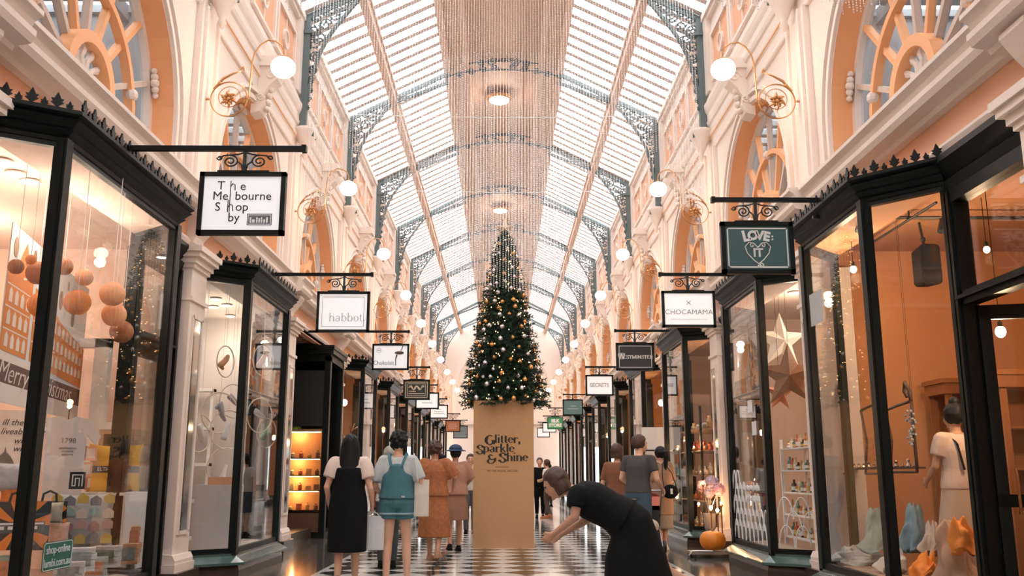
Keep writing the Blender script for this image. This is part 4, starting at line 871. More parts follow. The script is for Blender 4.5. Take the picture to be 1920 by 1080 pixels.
for px, py, w_, h, c, lab in ((25,895,.32,.24,(.42,.45,.47),'grey gingham cushion under the city poster'),(25,930,.2,.2,(.72,.22,.04),'round orange pumpkin shaped cushion by the left edge'),(107,1000,.2,.2,(.62,.40,.32),'pink and cream folded cushion beside the ray patterned bag'),(100,960,.16,.18,(.4,.4,.34),'mottled grey green cushion between the bag and houses cushion')):
    M, p = boardM(px, py, -4.0); cushion(M, w_, h, .12, mat('cu_%d' % px+str(py), c, .85, var=.35, scale=25), 'cushion', lab)
for i, (px, py, c) in enumerate(((148,850,(.75,.38,.2)),(170,850,(.80,.45,.28)),(160,880,(.85,.40,.2)),(172,905,(.6,.3,.18)),(140,870,(.6,.55,.5)))):
    M, p = boardM(px, py, -4.35, 10*i-20); g = G(); g.obox(M, .13, .15, .04); o = g.build('gift_card_box', mat('gift_%d' % i, c, .6, var=.2, scale=12)); tag(o, ['orange','peach','bright orange','brown','pale grey'][i]+' gift box '+['on the shelf under the name board','beside the top left of the yellow cushion','in the lit shelf left of the yellow cushion','tucked behind the yellow cushion','beside the T-shirt'][i], 'gift box')
    g = G(); rect(g, M, -.045, .045, -.05, .05, .02, .023); g.build('printed_label', PWH, o)
g = G(); q = at(205,730,Y=10.2); g.box(q.x-.16, q.x+.0, 10.1, 10.2, .31, 2.75); g.box(q.x-.9,q.x,10.1,10.2,2.65,2.75); tag(g.build('white_upright', WHITE), 'plain white upright with a top bar at the back of the nearest left window', 'display stand')  # plain white upright with a crossbar at the top
# green sticker on the glass
M = Matrix(((0,0,1,-3.35),(1,0,0,0),(0,1,0,0),(0,0,0,1))); a = at(80,1040,X=-3.35); b_ = at(135,1040,X=-3.35); cy = (a.y+b_.y)/2; cz = at(108,1041,X=-3.35).z; wd = b_.y-a.y
M = Matrix(((0,0,1,-3.352),(1,0,0,cy),(0,1,0,cz),(0,0,0,1))); hh = .11
def rrect(w_, h, r, n=5): return [(sx_*(w_/2-r)+r*math.cos(a), sy_*(h/2-r)+r*math.sin(a)) for sx_, sy_, a0 in ((1,1,0),(-1,1,PI/2),(-1,-1,PI),(1,-1,1.5*PI)) for a in [a0+PI/2*i/n for i in range(n+1)]]
g = G(); flat(g, M, rrect(wd, .21, .03), 0, .003); st = g.build('window_sticker', mat('sticker_green', (.01,.13,.09), .5)); tag(st, 'dark green rounded sticker with shop-online web address on the nearest left glass', 'sticker')
g = G(); outer = rrect(wd*.97,.2,.026); inner = rrect(wd*.93,.188,.022)
n_ = len(outer); vs = [M @ Vector((p[0],p[1],.0045)) for p in outer+inner]; g.add(vs, [(i,(i+1)%n_,n_+(i+1)%n_,n_+i) for i in range(n_)]); g.build('printed_border', PALE, st)
text('shop-online', .085, PALE, M @ Matrix.Translation((0,.045,.004)), st, wx=wd/.5); text('lumbi.com.au', .085, PALE, M @ Matrix.Translation((0,-.05,.004)), st, wx=wd/.5)
# ------------------------------------------------------------------ shoe shop
def shoe(M, m, L=.26, heel=0, sole=None):
    g = G(); sec = []
    for i in range(9):
        t = i/8; wd = .032+.014*math.sin(PI*min(1, t*1.15))+(.006 if t > .5 else 0); up = (.085 if t < .25 else .085-(t-.25)*.085) ; up = max(.028, up); z = heel*max(0, 1-t*1.6)
        if i in (0,8): wd *= .55
        sec.append((t*L-L/2, wd, z, up))
    b = 0; n = 10
    for x, wd, z, up in sec:
        for k in range(n):
            a = 2*PI*k/n; g.v.append((x, wd*math.cos(a), z+up/2+up/2*math.sin(a) if math.sin(a) > 0 else z+up/2+up/2*max(-.85, math.sin(a)*2)))
    for i in range(8):
        for k in range(n): g.f.append((i*n+k, i*n+(k+1) % n, (i+1)*n+(k+1) % n, (i+1)*n+k)); g.m.append(0)
    g.f.append(tuple(reversed(range(n)))); g.f.append(tuple(8*n+k for k in range(n))); g.m += [0,0]
    if heel: g.bar((-L/2+.03,0,0),(-L/2+.02,0,heel+.01),.03,.035,(1,0,0))
    g.xf(M); return g
SHC = {'tan': mat('shoe_tan', (.62,.30,.14), .5), 'grey': mat('shoe_grey', (.42,.42,.44), .5), 'white': mat('shoe_white', (.75,.73,.72), .5), 'green': mat('shoe_green', (.30,.50,.38), .5)}
HOOP = mat('pale_hoop', (.80,.70,.60), .4)
for i, (px, py, r, X, turn, c, tilt, lab) in enumerate(((423,678,.21,-3.75,58,'tan',60,'hoop with a tan shoe hanging high in the shoe shop window'),(494,676,.23,-3.6,50,'tan',75,'hoop with a tan shoe hanging high at the right of the shoe window'),(412,774,.27,-3.8,30,'grey',-50,'large hoop holding a silver grey shoe in the middle of the window'),(437,752,.24,-3.9,40,'grey',-30,'hoop overlapping the black post in the shoe window'),(487,779,.25,-3.6,45,'white',-20,'hoop with a white shoe right of the black post'),(428,806,.26,-3.7,25,'white',80,'lower hoop with a white upright shoe left of the post'),(374,812,.25,-4.1,50,'white',-60,'hoop with a white shoe beside the pilaster'),(500,812,.22,-3.62,50,'green',70,'hoop with a pale green shoe at the right of the window'),(424,876,.26,-3.75,20,'white',85,'lowest hoop with a white sole standing on the plinth'))):
    M, p = boardM(px, py, X, turn); g = G(); g.tube([M @ Vector((r*math.cos(a), r*math.sin(a), 0)) for a in [2*PI*k/36 for k in range(36)]], .009, 6, True)
    o = g.build('display_hoop', HOOP, smooth=True); tag(o, 'pale '+lab, 'display hoop', 'hoops in the shoe shop window')
    if i != 8: g = G(); g.tube([M @ Vector((0,r,0)), Vector((p.x+0, p.y, 3.76 if p.x > -3.85 else 3.96))], .002, 4); g.build('thread', WHITE, o)
    s_ = shoe(M @ Matrix.Translation((0,-.02 if i < 8 else -.09,.0)) @ Matrix.Rotation(R(tilt), 4, 'Z') @ Matrix.Rotation(-PI/2, 4, 'X'), None, .25, .05 if i in (0,1,2,7) else 0).build('shoe', SHC[c], smooth=True)
    tag(s_, {'tan':'tan','grey':'silver grey','white':'white','green':'pale green'}[c]+' ladies shoe held in the '+['highest left','highest right','large middle','post covered','right hand','lower left','pilaster side','green right','lowest'][i]+' hoop of the shoe shop', 'shoe', 'shoes in the hoops')
M, p = boardM(398, 975, -4.0); a = at(362,1036,Y=12.3); b_ = at(432,1036,Y=12.3)
g = G(); g.box(a.x, b_.x, 12.2, 12.75, .31, at(400,909,Y=12.2).z); tag(g.build('display_plinth', mat('plinth_white', (.62,.58,.56), .6)), 'tall white plinth in the shoe shop window', 'plinth')
g = G(); z = at(400,909,Y=12.2).z; g.box(b_.x-.34,b_.x-.02,12.25,12.6,z,z+.10); tag(g.build('shoe_box', mat('tan_box', (.70,.36,.2), .5)), 'tan shoe box lying on the white plinth', 'box')
for i, (x0, x1) in enumerate(((-6.3,-5.75),(-5.5,-4.95))):
    g = G(); g.box(x0, x0+.05, 15.6, 15.75, .2, 2.7); g.box(x1-.05, x1, 15.6, 15.75, .2, 2.7)
    for z in (.2,.8,1.4,2.0,2.65): g.box(x0, x1, 15.5, 15.75, z, z+.05)
    o = g.build('shoe_shelf', WHITE); tag(o, 'white shoe shelf on the back wall of the shoe shop, '+('left' if i == 0 else 'right')+' one', 'shelf')
area('added_ceiling_fill', (-5.4,13.6,3.9), 26, 1.6, 3.2, (1,.90,.82))  # area lamp without a fitting, added under the ceiling to light the shoe shop
# ------------------------------------------------------------------ chocolate counter (left, third)
t = thing('chocolate_display_case', 'tall black framed display case with lit chocolate shelves after the shoe shop', 'display case')
x0, x1, y0, y1 = -4.9, -3.62, 19.0, 20.6
g = G(); g.box(x0,x1,y0,y1,0,.12); g.box(x0,x1,y1-.05,y1,.12,3.7); g.box(x0,x0+.1,y0,y1,.12,3.7); g.box(x1-.12,x1,y0,y0+.16,.12,3.7); g.box(x1-.1,x1,y1-.14,y1,.12,3.7); g.box(x0,x1,y0,y1,3.6,3.9); g.box(x0-.02,x1+.06,y0-.06,y1,3.75,3.85); g.box(x0-.02,x1+.08,y0-.08,y1,3.85,3.93); g.build('case_frame', BLK, t)
g = G(); g.box(x0+.1,x1-.1,y0+.02,y0+.06,2.25,3.4); g.build('black_screen', INK, t)
g = G(); g.box(x0+.1,x1-.12,y0+.03,y0+.09,.12,.5); g.build('base_panel', mat('brown_wood', (.16,.08,.05), .4), t)
g = G(); g.box(x0+.1,x1-.12,y0+.3,y0+.32,.5,2.2); g.build('back_panel', mat('case_orange', (.62,.30,.13), .6), t)
STRIP = mat('lit_strip', (1,.6,.25), .3, emit=9, ecol=(1,.55,.2))
for z in (.55,.95,1.25,1.6,2.15):
    g = G(); g.box(x0+.1,x1-.12,y0+.02,y0+.3,z-.02,z); g.build('shelf', BLK if z < 2 else WHITE, t)
    if z > .6:
        g = G(); g.box(x0+.14,x1-.16,y0+.05,y0+.07,z-.035,z-.022); g.build('light_strip', STRIP, t)
        point('strip_lamp', ((x0+x1)/2, y0+.12, z-.07), 5, (1,.55,.22), .03)
rnd = random.Random(4)
for zi, z in enumerate((.55,.95,1.25,1.6)):
    n = 6
    for i in range(n):
        x = x0+.2+(x1-x0-.42)*i/(n-1); hh = rnd.uniform(.08,.17); g = G()
        if rnd.random() < .5: g.lathe((x,y0+.16,z), [(.03,0),(.045,.02),(.045,hh*.7),(.02,hh*.85),(.02,hh)], 10)
        else: g.box(x-.05,x+.05,y0+.12,y0+.2,z,z+hh*.8); g.box(x-.052,x+.052,y0+.118,y0+.202,z+hh*.4,z+hh*.5)
        o = g.build('chocolate_packet', mat('pack_%d' % (i % 4), [(.6,.28,.1),(.25,.1,.05),(.7,.5,.3),(.5,.12,.06)][i % 4], .4)); tag(o, 'chocolate packet on the %s shelf from below of the lit case, %s from the left' % (ordn(zi), ordn(i)), 'packet', 'packets in the chocolate case')
g = G()
for i in range(30):
    a = rnd.uniform(0, 2*PI); r = rnd.uniform(0,.22); c = Vector((-4.35+r*math.cos(a), 19.15+.06*math.sin(a), 2.18+rnd.uniform(0,.16))); d = Vector((rnd.uniform(-1,1),rnd.uniform(-.6,.2),rnd.uniform(.1,1)))*.09
    e = Vector((d.z,0,-d.x))*.25; g.add([c, c+d*.5+e, c+d, c+d*.5-e], [(0,1,2,3)])
g.lathe((-4.35,19.15,2.13-.0), [(.05,0.02),(.08,.08),(.07,.1)], 10)
tag(g.build('leafy_plant', mat('leaf_green', (.25,.35,.05), .5)), 'yellow green leafy plant on the top shelf of the chocolate case', 'plant')
# ------------------------------------------------------------------ warm shop with a reindeer (left, fourth)
g = G(); g.tube([(-3.95,22.7,1.3),(-3.9,22.6,1.75),(-3.85,22.55,2.1)], [.14,.11,.07], 8); g.tube([(-3.87,22.58,2.12),(-3.75,22.4,2.05),(-3.68,22.3,1.98)], [.09,.07,.045], 8)
g.box(-4.1,-3.8,22.5,22.9,.31,1.35)
for q in (-1,1):
    g.tube([(-3.87+q*.05,22.6,2.18),(-3.87+q*.17,22.6,2.34),(-3.87+q*.22,22.6,2.5)], .018, 5); g.tube([(-3.87+q*.17,22.6,2.34),(-3.87+q*.30,22.6,2.42)], .014, 5); g.tube([(-3.87+q*.12,22.6,2.28),(-3.87+q*.10,22.55,2.45)], .014, 5)
tag(g.build('reindeer_figure', mat('deer_brown', (.12,.06,.04), .6), smooth=False), 'dark reindeer figure with antlers in the warm shop window, fourth on the left', 'figure')
g = G(); rnd = random.Random(2)
for i in range(40): g.sphere((-3.9+rnd.uniform(-.3,.3), 22.45+rnd.uniform(-.1,.2), 1.72+rnd.gauss(0,.07)), .016, 6, 4)
tag(g.build('light_string', mat('lit_cool', (.8,.9,1), .3, emit=6, ecol=(.8,.92,1))), 'cluster of cool white fairy lights below the reindeer figure', 'fairy lights')
g = G(); g.box(-4.3,-3.55,22.3,22.9,.31,1.6); tag(g.build('display_cabinet', mat('dark_cab', (.07,.045,.035), .4)), 'dark cabinet with glowing trinkets under the reindeer figure', 'cabinet')
# ------------------------------------------------------------------ right shop one: jewellery frames, scarves, speaker, cabinet
BRN = mat('branch_brown', (.07,.035,.025), .6, var=.3)
def stick(g, pts, r=.014): g.tube([Vector(p) for p in pts], r, 6)
for i, (a, b_, lab) in enumerate((((1552,765),(1592,888),'left'),((1614,770),(1660,888),'middle'),((1660,770),(1720,885),'right'))):
    A = at(a[0],a[1],X=3.95); B = at(b_[0],b_[1],X=3.95); ys = (A.y, B.y); zs = (A.z, B.z); g = G()
    stick(g, [(3.95,ys[0],zs[0]),(3.95+.02,ys[0]-.05,(zs[0]+zs[1])/2),(3.95,ys[0],zs[1])]); stick(g, [(3.95,ys[1],zs[0]+.05),(3.97,ys[1]+.05,(zs[0]+zs[1])/2),(3.95,ys[1],zs[1])]); stick(g, [(3.95,ys[0],zs[0]),(3.95,(ys[0]+ys[1])/2,zs[0]+.03),(3.95,ys[1],zs[0]+.05)]); stick(g, [(3.95,ys[0],zs[1]),(3.95,ys[1],zs[1])])
    hk = [(3.95,ys[1],zs[0]+.05),(3.95,ys[1]+.02,zs[0]+.16),(3.95,ys[1]+.10,zs[0]+.24),(3.95,ys[1]+.13,zs[0]+.15),(3.95,ys[1]+.08,zs[0]+.10)]; stick(g, hk, .02)
    o = g.build('twig_jewellery_stand', BRN, smooth=True); tag(o, 'dark twig jewellery frame hanging in the nearest right window, %s one' % lab, 'display frame', 'twig frames in the nearest right window')
    g = G(); g.tube([(3.95,ys[0],zs[0]),(3.95,ys[0],3.76)], .002, 4); g.tube([(3.95,ys[1],zs[0]),(3.95,ys[1],3.76)], .002, 4); g.build('cord', BRN, o)
A = at(1580,878,X=4.05); B = at(1722,872,X=4.05)
g = G(); g.box(3.97,4.12,B.y,A.y,A.z-.02,A.z); sh = g.build('hanging_shelf', BRN); tag(sh, 'thin dark hanging shelf with jewellery in the nearest right window', 'shelf')
g = G(); g.tube([(4.05,A.y,A.z),(4.05,A.y,3.9)], .002, 4); g.tube([(4.05,B.y,A.z),(4.05,B.y,3.9)], .002, 4); g.build('cord', BRN, sh)
rnd = random.Random(8)
for i in range(14):
    y = B.y+(A.y-B.y)*(i+.5)/14; h = rnd.uniform(.03,.09); g = G(); g.lathe((4.05,y,A.z), [(.02,0),(.028,.01),(.012,h*.5),(.02,h*.8),(.004,h)], 8)
    o = g.build('jewellery_piece', mat('silver', (.75,.72,.68), .2, 1)); tag(o, 'small silver jewellery piece on the thin hanging shelf, %s from the right end' % ordn(i), 'jewellery', 'jewellery on the hanging shelf')
g = G()
for i in range(40): z = rnd.uniform(0,1); p = at(1708,840-70*z,X=3.95); g.sphere((p.x+rnd.uniform(-.03,.03), p.y+rnd.uniform(-.08,.08)*(1-.5*abs(z-.5)), p.z), .014, 5, 4)
tag(g.build('beaded_necklace', mat('grey_beads', (.35,.37,.38), .3)), 'thick grey beaded necklace hanging behind the middle black post on the right', 'necklace')
p = at(1739,498,Y=9.4); g = G(); 
i0 = len(g.v); g.prism([(x,z) for x, z in rrect(.22,.44,.05)], lambda q: (p.x+q[0], 9.32, p.z+q[1]), lambda q: (p.x+q[0]*.8, 9.56, p.z+q[1]*.92)); sp = g.build('wall_speaker', mat('speaker_black', (.012,.008,.007), .7, spec=.1)); tag(sp, 'black loudspeaker hung high inside the nearest right shop', 'loudspeaker')
g = G(); g.tube([(p.x,9.45,p.z+.2),(p.x,9.45,p.z+.3),(p.x,9.5,3.95)], .014, 6); g.sphere((p.x,9.45,p.z+.3), .03, 8, 6); g.build('bracket', BLKM, sp); g = G(); flat(g, face_y(p.x,9.319,p.z), rrect(.18,.38,.035), 0, .004); g.build('grille', mat('grille', (.015,.011,.01), .9, spec=.1), sp)
p = at(1705,415,Y=9.0); g = G(); g.tube([(p.x-1.0,9.0,3.86),(p.x+1.6,9.0,3.86)], .018, 6); g.tube([(p.x,8.4,3.84),(p.x,10.2,3.84)], .014, 6); g.tube([(p.x,9,3.86),(p.x,9,3.97)], .01, 5)
for dx in (-.5,.35): g.tube([(p.x+dx,9,3.84),(p.x+dx-.05,8.96,3.7)], [.03,.04], 8)
tag(g.build('lighting_track', BLKM), 'black ceiling lighting track inside the nearest right shop', 'track')
for i, (px, py) in enumerate(((1530,706),(1548,712),(1558,716),(1573,718),(1597,722))):
    q = at(px, py, X=4.3); g = G(); g.sphere(q, .018, 8, 6); o = g.build('globe_bulb', BULB); tag(o, 'tiny warm bulb in the row across the nearest right window, %s from the left' % ordn(i), 'bulb', 'row of bulbs in the nearest right window')
    g = G(); g.tube([(q.x,q.y,q.z+.015),(q.x,q.y,3.9)], .0015, 4); g.build('wire', BLKM, o)
# paper sticker
a = at(1519,578,X=3.35); b_ = at(1543,578,X=3.35); z0, z1 = at(1531,608,X=3.35).z, at(1531,546,X=3.35).z
g = G(); g.box(3.348,3.353,a.y,b_.y,z0,z1); tag(g.build('paper_notice', mat('notice_grey', (.5,.5,.5), .7)), 'plain pale paper notice stuck on the nearest right window', 'notice')
# scarves and draped stands
def drape(px, py, X, w_, h, m, name, lab, seed, zb=.31, d=.22):
    p = at(px, py, X=X); g = G(); rnd = random.Random(seed); n, mm = 54, 26; b = len(g.v); ph = rnd.uniform(0,6)
    for j in range(mm+1):
        t = j/mm; z = p.z+h/2-h*t; base = (.28+.72*t**.7)
        for i in range(n):
            a = 2*PI*i/n; nz = noise.noise(Vector((math.cos(a)*1.6+ph, math.sin(a)*1.6, t*2.2)))*.55+noise.noise(Vector((math.cos(a)*5+ph, math.sin(a)*5, t*3)))*.28; k = base*(1+.12*math.sin(5*a+ph+3*t)+nz); g.v.append((p.x+w_/2*k*math.cos(a)+.03*math.sin(3*t+ph), p.y+d/2*k*math.sin(a), max(zb+.003, z+.03*math.sin(3*a+ph+4*t)+.06*nz)))
    for j in range(mm):
        for i in range(n): g.f.append((j*n+i, j*n+(i+1) % n, (j+1)*n+(i+1) % n, (j+1)*n+i)); g.m.append(0)
    g.f.append(tuple(reversed(range(n)))); g.f.append(tuple(mm*n+i for i in range(n))); g.m += [0,0]
    return tag(g.build(name, m, smooth=True), lab, 'scarf' if 'scarf' in name else 'clothes')
TW = mat('teal_white_fabric', (.42,.52,.49), .85, var=.35, scale=12); BW = mat('blue_white_fabric', (.25,.40,.48), .85, var=.6, scale=9); OR_ = mat('orange_scarf', (.80,.26,.04), .8, var=.25, scale=14); BG = mat('beige_knit', (.45,.30,.22), .9, var=.15, scale=20, bump=.2)
drape(1640,995,4.0,.30,.42,TW,'scarf','pale green scarf draped on a stand in the nearest right window',1)
drape(1600,1042,3.75,.5,.16,mat('pale_folds', (.60,.62,.60), .85, var=.2, scale=12),'scarf','heap of white and mint scarves on the window platform',2)
drape(1712,990,4.2,.26,.42,BW,'scarf','blue and white patterned scarf on a dark stand behind the post',3)
drape(1672,1050,3.8,.26,.18,mat('white_folds', (.66,.66,.64), .85, var=.2),'scarf','white scarf folded beside the black post',4)
drape(1790,1035,4.05,.34,.5,BG,'knitted_top','beige knitted top on a stand at the bottom right',5)
drape(1808,1005,3.98,.26,.26,OR_,'scarf','orange scarf knotted around the beige knitted top',6)
drape(1735,1060,3.9,.24,.18,OR_,'scarf','orange and white scarf lying left of the beige top',7)
drape(1745,1010,4.15,.18,.26,mat('cream_fold', (.65,.52,.42), .85, var=.2),'scarf','cream scarf behind the beige knitted top',8)
# cabinets inside the right shop
g = G(); WD = mat('warm_wood', (.28,.11,.045), .35, var=.2, scale=3, stretch=(6,6,1))
def cabinet(x0,x1,y,z1,lab):
    t = thing('glass_cabinet', lab, 'cabinet'); g = G(); d = .45
    g.box(x0,x1,y,y+d,.2,.9); g.box(x0,x0+.06,y,y+.06,.9,z1); g.box(x1-.06,x1,y,y+.06,.9,z1); g.box((x0+x1)/2-.03,(x0+x1)/2+.03,y,y+.04,.9,z1); g.box(x0,x1,y+d-.03,y+d,.9,z1); g.box(x0-.04,x1+.04,y-.04,y+d,z1,z1+.12); g.box(x0-.07,x1+.07,y-.07,y+d,z1+.12,z1+.17); g.build('case', WD, t)
    for z in (1.3,1.7): gg = G(); gg.box(x0+.06,x1-.06,y+.05,y+d-.04,z,z+.02); gg.build('shelf', WD, t)
    return t
cabinet(5.0,6.3,10.2,2.15,'warm brown glass fronted cabinet behind the shopper on the right'); cabinet(4.9,6.4,8.9,2.1,'brown glass cabinet seen through the open right shop door')
for i in range(7):
    g = G(); x = 5.02+.2*i; g.lathe((x,8.87,.9), [(.03,0),(.035,.02),(.035,.12),(.012,.17),(.012,.22)], 10); o = g.build('glass_bottle', mat('amber_glass', (.55,.25,.08), .15)); 
    o.location.y = .15; tag(o, 'amber bottle on the lower shelf of the door side cabinet, %s from the left' % ordn(i), 'bottle', 'amber bottles in the cabinet')
t = thing('shop_counter', 'dark glass topped counter inside the right shop door', 'counter'); g = G(); g.box(4.75,6.4,7.3,7.8,.2,.95); g.build('body', mat('counter_dark', (.035,.03,.03), .3), t); g = G(); g.box(4.7,6.45,7.25,7.85,.95,1.0); g.build('top', mat('counter_top', (.3,.28,.26), .15), t)
g = G(); g.lathe((5.3,7.5,1.0), [(.16,0),(.18,.02),(.10,.08),(.03,.12)], 16); tag(g.build('white_dish', WHITE, smooth=True), 'white domed dish standing on the dark counter', 'dish')
# ------------------------------------------------------------------ right shop two: star lanterns, white shelf, decals
def star(px, py, r, Y, m, lab, turn, pts=5):
    p = at(px, py, Y=Y); g = G(); c = p; V = []; d = Vector((math.cos(R(turn)), math.sin(R(turn)), 0)); n = Vector((-d.y, d.x, 0))
    for i in range(pts*2): a = PI/2+PI*i/pts; rr = r if i % 2 == 0 else r*.42; V.append(c+d*rr*math.cos(a)+Vector((0,0,rr*math.sin(a))))
    V += [c+n*r*.3, c-n*r*.3]; N = pts*2; g.add(V, [(i,(i+1)%N,N) for i in range(N)]+[((i+1)%N,i,N+1) for i in range(N)])
    o = g.build('star_lantern', m); tag(o, lab, 'star lantern', 'star lanterns in the second right window'); g = G(); g.tube([c+Vector((0,0,r)),(c.x,c.y,3.9)], .003, 4); g.build('cord', BLKM, o)
star(1464,640,.42,12.9,mat('star_white', (.80,.72,.64), .6, emit=.15, ecol=(1,.7,.45)),'large white paper star lantern, highest of the three',10)
star(1480,705,.46,12.4,mat('star_brown', (.28,.13,.06), .6, var=.5, scale=60),'large brown perforated star lantern below the white one',-15)
star(1462,738,.26,12.8,mat('star_rust', (.50,.17,.06), .6, var=.2),'small rust red star lantern, lowest of the three',20)
t = thing('display_shelf', 'white metal shelf unit with bottles in the second right window', 'shelf'); X0 = 3.62; Y0, Y1 = 11.75, 12.35
g = G()
for x, y in ((4.0,11.75),(4.0,13.2),(4.35,11.75),(4.35,13.2)): g.box(x-.02,x+.02,y-.02,y+.02,.31,1.75)
for i in range(22): g.box(3.995-.025,3.975,11.74,11.76,.4+.06*i,.42+.06*i)
g.build('upright', WHITE, t)
for z in (.42,.72,1.02,1.32,1.62): g = G(); g.box(3.98,4.37,11.73,13.22,z-.02,z); g.build('shelf_board', WHITE, t)
rnd = random.Random(21); bc = [(.55,.25,.08),(.08,.06,.05),(.65,.55,.4),(.6,.12,.05),(.10,.22,.18),(.75,.65,.5)]
for zi, z in enumerate((.42,.72,1.02,1.32,1.62)):
    for i in range(11):
        y = 11.83+.125*i; h = rnd.uniform(.1,.2); r = rnd.uniform(.025,.04); g = G(); g.lathe((4.08,y,z), [(r,0),(r,h*.62),(r*.4,h*.75),(r*.4,h*.95),(r*.5,h)], 9)
        o = g.build('bottle', mat('bottle_%d' % ((i+zi*2) % 6), bc[(i+zi*2) % 6], .25)); tag(o, 'bottle on the white shelf unit, %s shelf from below, %s from the near end' % (ordn(zi), ordn(i)), 'bottle', 'bottles on the white shelf unit')
        g = G(); g.lathe((4.08,y,z+h*.15), [(r+.001,0),(r+.001,h*.3)], 9); g.build('label', PWH if (i+zi) % 3 else mat('lab_gold', (.6,.4,.12), .5), o)
DEC = mat('white_decal', (.70,.70,.70), .6)
def scallops(name, plan, lab, rows):
    (xa,ya),(xb,yb) = plan; d = Vector((xb-xa, yb-ya, 0)); L = d.length; d.normalize(); g = G(); rnd = random.Random(3)
    n = int(L/.20)
    for row, frac in rows:
        k = int(n*frac)
        for i in range(k+1):
            u = .1+.2*i+(.1 if row % 2 else 0)
            if u > L-.05: continue
            c = Vector((xa,ya,.40+row*.17))+d*u
            pts = [c+d*(.095*math.cos(a))+Vector((0,0,.26*math.sin(a)-.02)) for a in [PI*j/10 for j in range(11)]]
            for w in (0,): 
                for p_, q_ in zip(pts, pts[1:]): g.bar(p_, q_, .022, .003, (0,0,1)) if False else g.tube([p_, q_], .009, 4)
    return tag(g.build(name, DEC), lab, 'window decal')
scallops('scallop_decal', ((3.345,13.45),(3.345,11.75)), 'white scalloped arch decal along the bottom of the second right window', ((0,1),(1,1),(2,.8),(3,.25),(4,.15)))
scallops('scallop_decal', ((3.42,11.60),(3.83,11.34)), 'white scalloped arch decal on the near angled pane of the second right window', ((0,1),(1,1),(2,.5)))
for i, (px, py, w_, h, lab) in enumerate(((1406,762,.22,.16,'white notice'),(1414,803,.2,.18,'small white card'))):
    q = at(px, py, X=3.345); g = G(); g.box(3.343,3.348,q.y-w_/2,q.y+w_/2,q.z-h/2,q.z+h/2); o = g.build('window_notice', DEC); tag(o, lab+' stuck on the second right window, '+('upper' if i == 0 else 'lower')+' of two', 'notice')
rnd = random.Random(6)
for py_, px_, L_, lab in ((915,1408,.85,'upper'),(935,1412,.70,'lower')):      # two illegible lines of white script on the glass
    q = at(px_, py_, X=3.345); g = G(); k_ = 46
    g.tube([(3.343, q.y+L_/2-L_*i/k_, q.z+.035*math.sin(i*1.9)+(.045 if i % 9 == 4 else 0)) for i in range(k_+1)], .009, 4)
    tag(g.build('window_lettering', DEC), lab+' line of white script on the second right window glass', 'lettering')
# ------------------------------------------------------------------ right shop three: candles, jars, flowers
t = thing('display_shelf', 'dark shelf unit crowded with jars and candles in the third right window', 'shelf'); g = G()
for x in (3.62,4.3):
    for y in (16.75,18.7): g.box(x-.02,x+.02,y-.02,y+.02,.31,2.5)
g.build('upright', BLKM, t)
for z in (.8,1.25,1.7,2.1): g = G(); g.box(3.6,4.32,16.73,18.72,z-.02,z); g.build('shelf_board', mat('glass_shelf', (.35,.25,.18), .2), t)
rnd = random.Random(31); jc = [(.70,.42,.2),(.6,.16,.05),(.75,.6,.45),(.35,.15,.07),(.55,.48,.40),(.45,.10,.08)]
for zi, z in enumerate((.31,.8,1.25,1.7,2.1)):
    for i in range(12):
        y = 16.85+.155*i; x = 3.72+.12*(i % 3); r = rnd.uniform(.035,.06); h = rnd.uniform(.1,.24); g = G()
        if i % 3 == 0: g.sphere((x,y,z+r), r, 10, 8)
        else: g.lathe((x,y,z), [(r*.7,0),(r,h*.2),(r,h*.6),(r*.5,h*.8),(r*.6,h)], 10)
        o = g.build('jar' if i % 3 else 'glass_ball', mat('jar_%d' % ((i*2+zi) % 6), jc[(i*2+zi) % 6], .15, .3), smooth=True); tag(o, '%s on the %s level of the candle shelf, %s from near end' % ('jar' if i % 3 else 'glass ball', ordn(zi), ordn(i)), 'jar' if i % 3 else 'ball', 'jars and balls in the third right window')
for i, (px, py, r) in enumerate(((1270,842,.025),(1269,932,.045),(1310,945,.035),(1333,952,.05),(1345,957,.045),(1301,838,.02),(1318,905,.03),(1283,826,.02),(1352,943,.03))):
    q = at(px, py, X=3.5); g = G(); g.sphere((max(3.48,q.x),q.y,q.z), r*.6, 8, 6, (1,1,1.2)); o = g.build('candle_lamp', BULB); tag(o, 'small glowing candle lamp in the third right window, '+['high at the far side','low at the far side','left of the bright pair','left one of the bright low pair','right one of the bright low pair','high near the middle post','under the pink flowers','highest at the far side','beside the pilaster'][i], 'candle lamp', 'glowing candle lamps in the third right window')
    point('candle_light', (max(3.5,q.x),q.y,q.z+.05), 5, (1,.55,.25), .03)
    g = G(); zb_ = max(l_ for l_ in (.31,.8,1.25,1.7,2.1) if l_ <= max(.31, q.z-r*.75-.06)); hh = q.z-r*.7-zb_; g.lathe((max(3.48,q.x),q.y,zb_), [(.04,0),(.04,.01),(.012,.02),(.012,max(.03,hh-.05)),(.035,max(.04,hh-.02)),(.02,max(.05,hh))], 8); g.build('cup', BRASS, o)
for i, (px, py, r) in enumerate(((1318,912,.11),(1335,905,.12),(1347,918,.11),(1330,925,.08))):
    q = at(px, py, X=3.55); g = G()
    for j in range(70):
        v = Vector((rnd.gauss(0,1),rnd.gauss(0,1),rnd.gauss(0,1))).normalized(); c = q+v*r; e1 = v.orthogonal().normalized()*.022; e2 = v.cross(e1).normalized()*.022
        g.add([c+e1, c+e2, c-e1, c-e2, c+v*.008], [(0,1,4),(1,2,4),(2,3,4),(3,0,4)])
    g.sphere(q, r*.93, 10, 8); o = g.build('hydrangea_head', mat('pink_petal_%d' % (i % 2), [(.62,.32,.36),(.50,.38,.48)][i % 2], .7)); tag(o, ['left pink','top pink','right mauve','low mauve'][i]+' hydrangea flower head in the third right window', 'flower', 'hydrangea heads')
